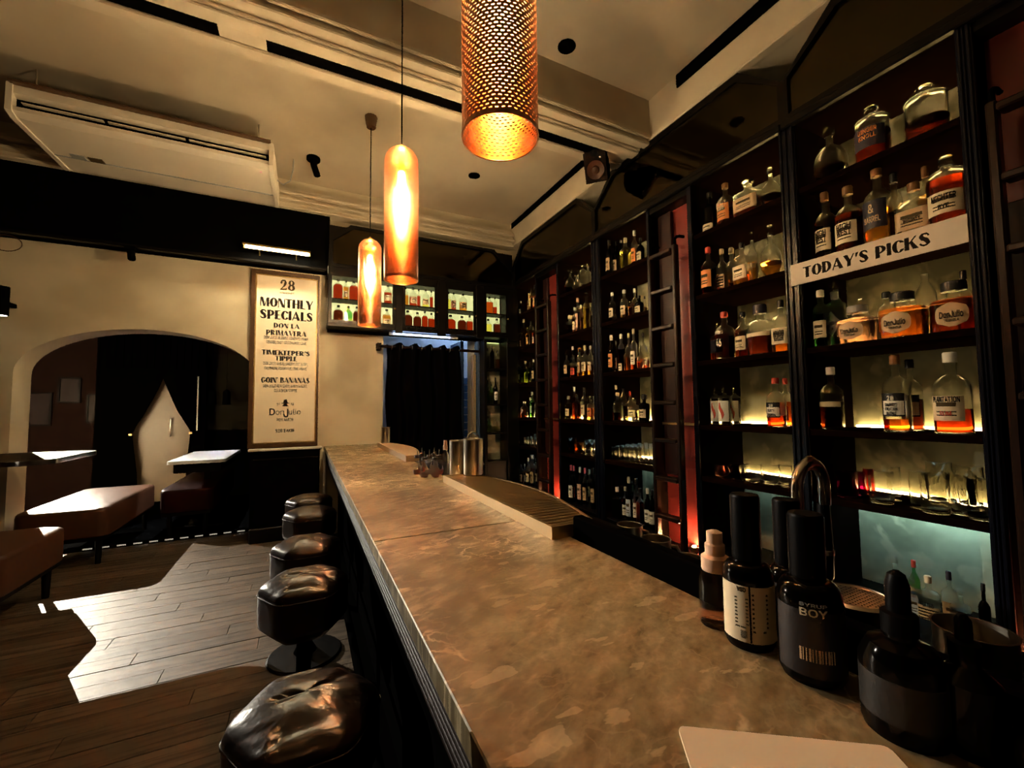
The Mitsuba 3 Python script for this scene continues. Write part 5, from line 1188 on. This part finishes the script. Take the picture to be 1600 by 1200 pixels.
for x, z0, lab in ((-1.135, 1.28, 'left of two small unlit hanging lamps in the dark room behind the arch'), (-0.975, 1.275, 'right of two small unlit hanging lamps in the dark room behind the arch')):
    k = thing('hanging_lamp', lab, 'lamp', 'small unlit hanging lamps behind the arch')
    part(k, 'shade', lathe([(0.045, 0.0), (0.045, 0.16), (0.03, 0.195), (0.008, 0.21)], 20).apply_translation((x, 6.88, z0)), 'mat_black_paint', 35)
    part(k, 'cord', tube([(x, 6.88, z0 + 0.20), (x, 6.88, 2.55)], 0.003, 6), 'mat_black_paint')
for i, (x0, x1, z0, z1, lab) in enumerate(((-3.05, -2.82, 1.03, 1.44, 'large dark framed picture at left in the room behind the arch'), (-2.77, -2.56, 1.31, 1.63, 'upper dark framed picture in the room behind the arch'), (-2.50, -2.33, 1.06, 1.42, 'narrow dark framed picture beside the drapes behind the arch'))):
    k = thing('framed_picture', lab, 'picture', 'dark framed pictures behind the arch')
    part(k, 'frame', extrude(sbox(x0, z0, x1, z1).difference(sbox(x0 + 0.018, z0 + 0.018, x1 - 0.018, z1 - 0.018)), 0.03).apply_transform(basis([0, 7.198, 0], [1, 0, 0], [0, 0, 1], [0, -1, 0])), 'mat_black_wood')
    part(k, 'print', box(x0 + 0.018, x1 - 0.018, 7.185, 7.197, z0 + 0.018, z1 - 0.018), 'mat_dark_red')

# ---------------------------------------------------------------- pendants
def shade(length, R_, na=160, pitch=0.0030, every=2):
    """Pierced sheet-metal tube with a domed end: rows of short slots cut through."""
    nz = int(length / pitch)
    dome = max(8, int(R_ * 1.5 / pitch))
    rows = [(R_, -length + (length - R_) * i / nz) for i in range(nz + 1)]
    rows += [(max(0.012, R_ * math.cos(t)), -R_ + R_ * math.sin(t)) for t in np.linspace(0, 1.43, dome)[1:]]
    v = []
    for i, (r, z) in enumerate(rows):
        a = np.arange(na) * 2 * np.pi / na
        wob = 0.25 * np.sin(a * 7 + i * 0.21) + 0.2 * np.sin(a * 13 - i * 0.13)
        v.append(np.column_stack([r * np.cos(a), r * np.sin(a), z + (pitch * wob if 2 < i < nz - 2 else 0 * wob)]))
    v, f = np.vstack(v), []
    i, j = np.meshgrid(np.arange(len(rows) - 1), np.arange(na), indexing='ij')
    cut = (i % every == 1) & ((j + 2 * ((i // every) % 2)) % 4 < 2) & (i > 3)
    i, j = i[~cut], j[~cut]
    a, b, c, d = i * na + j, i * na + (j + 1) % na, (i + 1) * na + (j + 1) % na, (i + 1) * na + j
    return trimesh.Trimesh(v, np.vstack([np.stack([a, b, c], 1), np.stack([a, c, d], 1)]), process=False)


for x, y, z0, length, lab in ((0.372, 0.800, 1.785, 0.70, 'nearest copper pierced-metal tube pendant, cut off by the top edge'), (0.417, 2.080, 1.836, 0.68, 'middle copper pierced-metal tube pendant over the bar'), (0.418, 3.240, 1.820, 0.655, 'farthest and smallest-looking copper pierced-metal tube pendant')):
    k = thing('pendant_lamp', lab, 'pendant lamp', 'copper tube pendants over the bar')
    top = z0 + length
    at = np.eye(4)
    at[:3, 3] = (x, y, top)
    part(k, 'shade', shade(length, 0.083, every=3 if y < 1 else 2), 'mat_copper', False, at=at)
    part(k, 'rim', tube([(0.083 * math.cos(a), 0.083 * math.sin(a), -length) for a in np.linspace(0, 2 * math.pi, 49)[:-1]], 0.0018, 6, True), 'mat_copper', True, at=at)
    part(k, 'bulb', lathe([(0.004, -0.30), (0.012, -0.295), (0.016, -0.27), (0.016, -0.15), (0.010, -0.13)], 14), 'mat_emit', at=at, emit=[c * (0.22 if y < 1 else 1.0) for c in L_BULB], weight=2.0 if y < 1 else 4.0)
    part(k, 'lamp_holder', lathe([(0.014, -0.13), (0.017, -0.125), (0.017, -0.05), (0.008, -0.02)], 14), 'mat_brass', 35, at=at)
    part(k, 'cap', lathe([(0.014, -0.003), (0.012, 0.004), (0.005, 0.018)], 14), 'mat_brass', 35, at=at)
    part(k, 'cord', tube([(0, 0, 0.016), (0, 0, CEIL - top)], 0.0032, 8), 'mat_black_paint', at=at)
    part(k, 'ceiling_rose', lathe([(0.030, -0.085), (0.034, -0.083), (0.046, -0.004), (0.046, 0.0)], 24).apply_translation((0, 0, CEIL - top)), 'mat_frame_brown', 35, at=at)

# ---------------------------------------------------------------- things on the ceiling
k = thing('air_conditioner', 'long cream ceiling-hung air conditioner above the arch', 'air conditioner')
x0, x1 = -1.69, -0.25
prof = Polygon([(3.60, 3.235), (4.36, 3.235), (4.36, 3.10), (4.32, 3.07), (3.66, 3.055), (3.60, 3.075), (3.60, 3.10), (3.66, 3.115), (3.66, 3.165), (3.60, 3.185)])
part(k, 'housing', extrude(prof, x1 - x0 - 0.06).apply_transform(basis([x0 + 0.03, 0, 0], [0, 1, 0], [0, 0, 1], [1, 0, 0])), 'mat_white_plastic')
side = Polygon([(3.595, 3.24), (4.365, 3.24), (4.365, 3.095), (4.325, 3.062), (3.655, 3.05), (3.595, 3.07)]).buffer(0.004)
for x in (x0, x1 - 0.03):
    part(k, 'end_cap', extrude(side, 0.03).apply_transform(basis([x, 0, 0], [0, 1, 0], [0, 0, 1], [1, 0, 0])), 'mat_white_plastic')
part(k, 'outlet', box(x0 + 0.03, x1 - 0.03, 3.64, 3.662, 3.112, 3.168), 'mat_black_paint')
for a, c in ((x0 + 0.06, -1.24), (-1.22, -0.80), (-0.78, x1 - 0.05)):
    part(k, 'louver', box(a, c, 3.612, 3.640, 3.135, 3.142, 0.002), 'mat_white_plastic')
part(k, 'intake_grille', box(-1.56, -1.48, 4.03, 4.09, 3.058, 3.066), 'mat_print_grey')
part(k, 'intake_grille', box(-1.46, -1.38, 4.03, 4.09, 3.058, 3.066), 'mat_ink_brown')
part(k, 'seam', box(x0 + 0.03, x1 - 0.03, 4.09, 4.094, 3.058, 3.0675), 'mat_print_grey')
part(k, 'top_plate', box(x0 + 0.02, x1 - 0.02, 3.56, 4.30, 3.235, 3.247), 'mat_frame_brown')
part(k, 'indicator', box(-0.345, -0.335, 3.70, 3.71, 3.050, 3.0575), 'mat_emit', emit=(4.0, 0.5, 0.6), weight=0.01)
for x in (-1.60, -0.36):
    for y in (3.7, 4.2):
        part(k, 'hanger', tube([(x, y, 3.24), (x, y, CEIL)], 0.006, 8), 'mat_steel')
k = thing('conduit', 'thin cable looping from the right end of the air conditioner', 'cable')
part(k, 'wire', tube([(-0.25, 4.0, 3.16), (-0.20, 4.02, 3.14), (-0.15, 4.05, 3.20), (-0.13, 4.1, 3.34), (-0.13, 4.1, 3.428)], 0.005, 8), 'mat_print_grey', True)
for x, y, lab in ((1.419, 2.062, 'near round black ceiling speaker set flush in the ceiling'), (1.423, 3.662, 'far round black ceiling speaker beyond the beam')):
    k = thing('ceiling_speaker', lab, 'speaker', 'round ceiling speakers')
    part(k, 'grille', lathe([(0.002, -0.006), (0.050, -0.006), (0.056, -0.003), (0.056, 0.0)], 32).apply_translation((x, y, CEIL)), 'mat_black_paint', 30)
k = thing('spotlight', 'small black adjustable tube spotlight on the far ceiling', 'spotlight')
part(k, 'base', lathe([(0.052, -0.03), (0.055, -0.026), (0.055, 0.0)], 28).apply_translation((0.03, 4.0, CEIL)), 'mat_black_paint', 30)
part(k, 'barrel', tube([(0.03, 4.0, 3.41), (0.033, 3.995, 3.36), (0.06, 3.98, 3.27), (0.062, 3.979, 3.262)], 0.027, 16), 'mat_black_paint', True)
# loudspeaker on its bracket at the beam
k = thing('loudspeaker', 'black box loudspeaker with brown front hanging under the beam before the mirrored crown', 'speaker')
cen = np.array([1.93, 2.46, 3.03])
ez = np.array([-0.60, -0.55, -0.58]); ez /= np.linalg.norm(ez)
ex = np.cross([0, 0, 1.0], ez); ex /= np.linalg.norm(ex)
ey = np.cross(ez, ex)
B = basis(cen, ex, ey, ez)
part(k, 'cabinet', box(-0.085, 0.085, -0.135, 0.135, -0.17, 0.0, 0.008).apply_transform(B), 'mat_black_paint')
part(k, 'front', box(-0.083, 0.083, -0.133, 0.133, 0.0, 0.006, 0.004).apply_transform(B), 'mat_dark_wood')
part(k, 'woofer', lathe([(0.066, 0.0), (0.066, 0.012), (0.058, 0.010), (0.030, -0.006 + 0.01), (0.022, 0.012), (0.004, 0.016)], 32).apply_transform(B @ basis([0, -0.045, 0.006], [1, 0, 0], [0, 1, 0], [0, 0, 1])), 'mat_seat_brown', 30)
part(k, 'tweeter', lathe([(0.030, 0.0), (0.030, 0.008), (0.020, 0.006), (0.003, 0.010)], 24).apply_transform(B @ basis([0, 0.072, 0.006], [1, 0, 0], [0, 1, 0], [0, 0, 1])), 'mat_black_plastic', 30)
part(k, 'logo_plate', box(0.035, 0.047, 0.03, 0.04, 0.006, 0.009).apply_transform(B), 'mat_print_white')
part(k, 'bracket', box(1.97, 2.11, 2.50, 2.60, 3.0, 3.111, 0.006), 'mat_black_paint')
part(k, 'arm', tube([tuple(cen - ez * 0.12), (2.02, 2.53, 3.06)], 0.03, 10), 'mat_black_paint')
k = thing('spotlight', 'small black spotlight under the dark fascia above the arch', 'spotlight')
part(k, 'clamp', box(-1.33, -1.26, 4.33, 4.42, 2.505, 2.536, 0.004), 'mat_black_paint')
part(k, 'barrel', tube([(-1.295, 4.37, 2.51), (-1.29, 4.36, 2.47), (-1.28, 4.34, 2.43)], 0.026, 14), 'mat_black_paint', True)
k = thing('cable_loop', 'thin dark cable loop hanging at the left end of the fascia', 'cable')
part(k, 'wire', tube([(-2.02 + 0.085 * math.cos(a), 4.40, 2.46 + 0.06 * math.sin(a)) for a in np.linspace(0, 2 * math.pi, 33)[:-1]], 0.0035, 6, True), 'mat_frame_brown', True)
k = thing('wall_lamp', 'small black cylinder lamp at the left edge with a lit underside', 'lamp')
part(k, 'barrel', lathe([(0.045, 0.0), (0.045, 0.21), (0.02, 0.215)], 24).apply_translation((-2.0, 4.33, 1.905)), 'mat_black_paint', 35)
part(k, 'lens', lathe([(0.038, -0.002), (0.038, 0.001)], 20).apply_translation((-2.0, 4.33, 1.904)), 'mat_emit', emit=(6.0, 5.5, 4.5), weight=0.03)
part(k, 'arm', box(-2.015, -1.985, 4.37, 4.498, 1.99, 2.02, 0.004), 'mat_black_paint')

# ---------------------------------------------------------------- white sign on the shelf front
k = thing('shelf_sign', 'long white TODAY\'S PICKS sign across the front of the bottle shelves', 'sign')
part(k, 'board', box(2.178, 2.184, 0.608, 1.237, 1.790, 1.897, 0.001), 'mat_sign')
part(k, 'lettering', deco("TODAY'S PICKS", 0.050, 0.465, 0.001).apply_transform(basis([2.1785, 0.945, 1.818], [0, -1, 0], [0, 0, 1], [-1, 0, 0])), 'mat_ink')

# lantern on a table left of the camera: its open top throws a slanted patch on the arch wall and the ceiling
k = thing('table_lantern', 'open-topped metal lantern on the table left of the picture', 'lantern')
part(k, 'lamp', lathe([(0.012, 0.0), (0.012, 0.05)], 12).apply_translation((-1.85, 1.0, 0.80)), 'mat_emit', emit=L_LANTERN, weight=1.5)
part(k, 'left_plate', box(-1.875, -1.872, 0.94, 1.12, 0.76, 1.00), 'mat_black_paint')
part(k, 'right_plate', box(-0.0015, 0.0015, -0.06, 0.12, 0.0, 0.26).apply_transform(trimesh.transformations.rotation_matrix(math.radians(13), [0, 1, 0])).apply_translation((-1.828, 1.0, 0.76)), 'mat_black_paint')
part(k, 'back_plate', box(-1.875, -1.76, 0.937, 0.94, 0.76, 1.00), 'mat_black_paint')
part(k, 'floor_plate', box(-1.875, -1.76, 0.937, 1.12, 0.755, 0.76), 'mat_black_paint')
k = thing('side_table', 'small black table left of the picture carrying the lantern', 'table')
part(k, 'table_top', box(-2.3, -1.62, 0.7, 1.3, 0.725, 0.755, 0.005), 'mat_black_wood')
part(k, 'pedestal', lathe([(0.2, 0.0), (0.2, 0.015), (0.03, 0.03), (0.03, 0.725)], 20).apply_translation((-1.95, 1.0, 0)), 'mat_black_wood', 35)
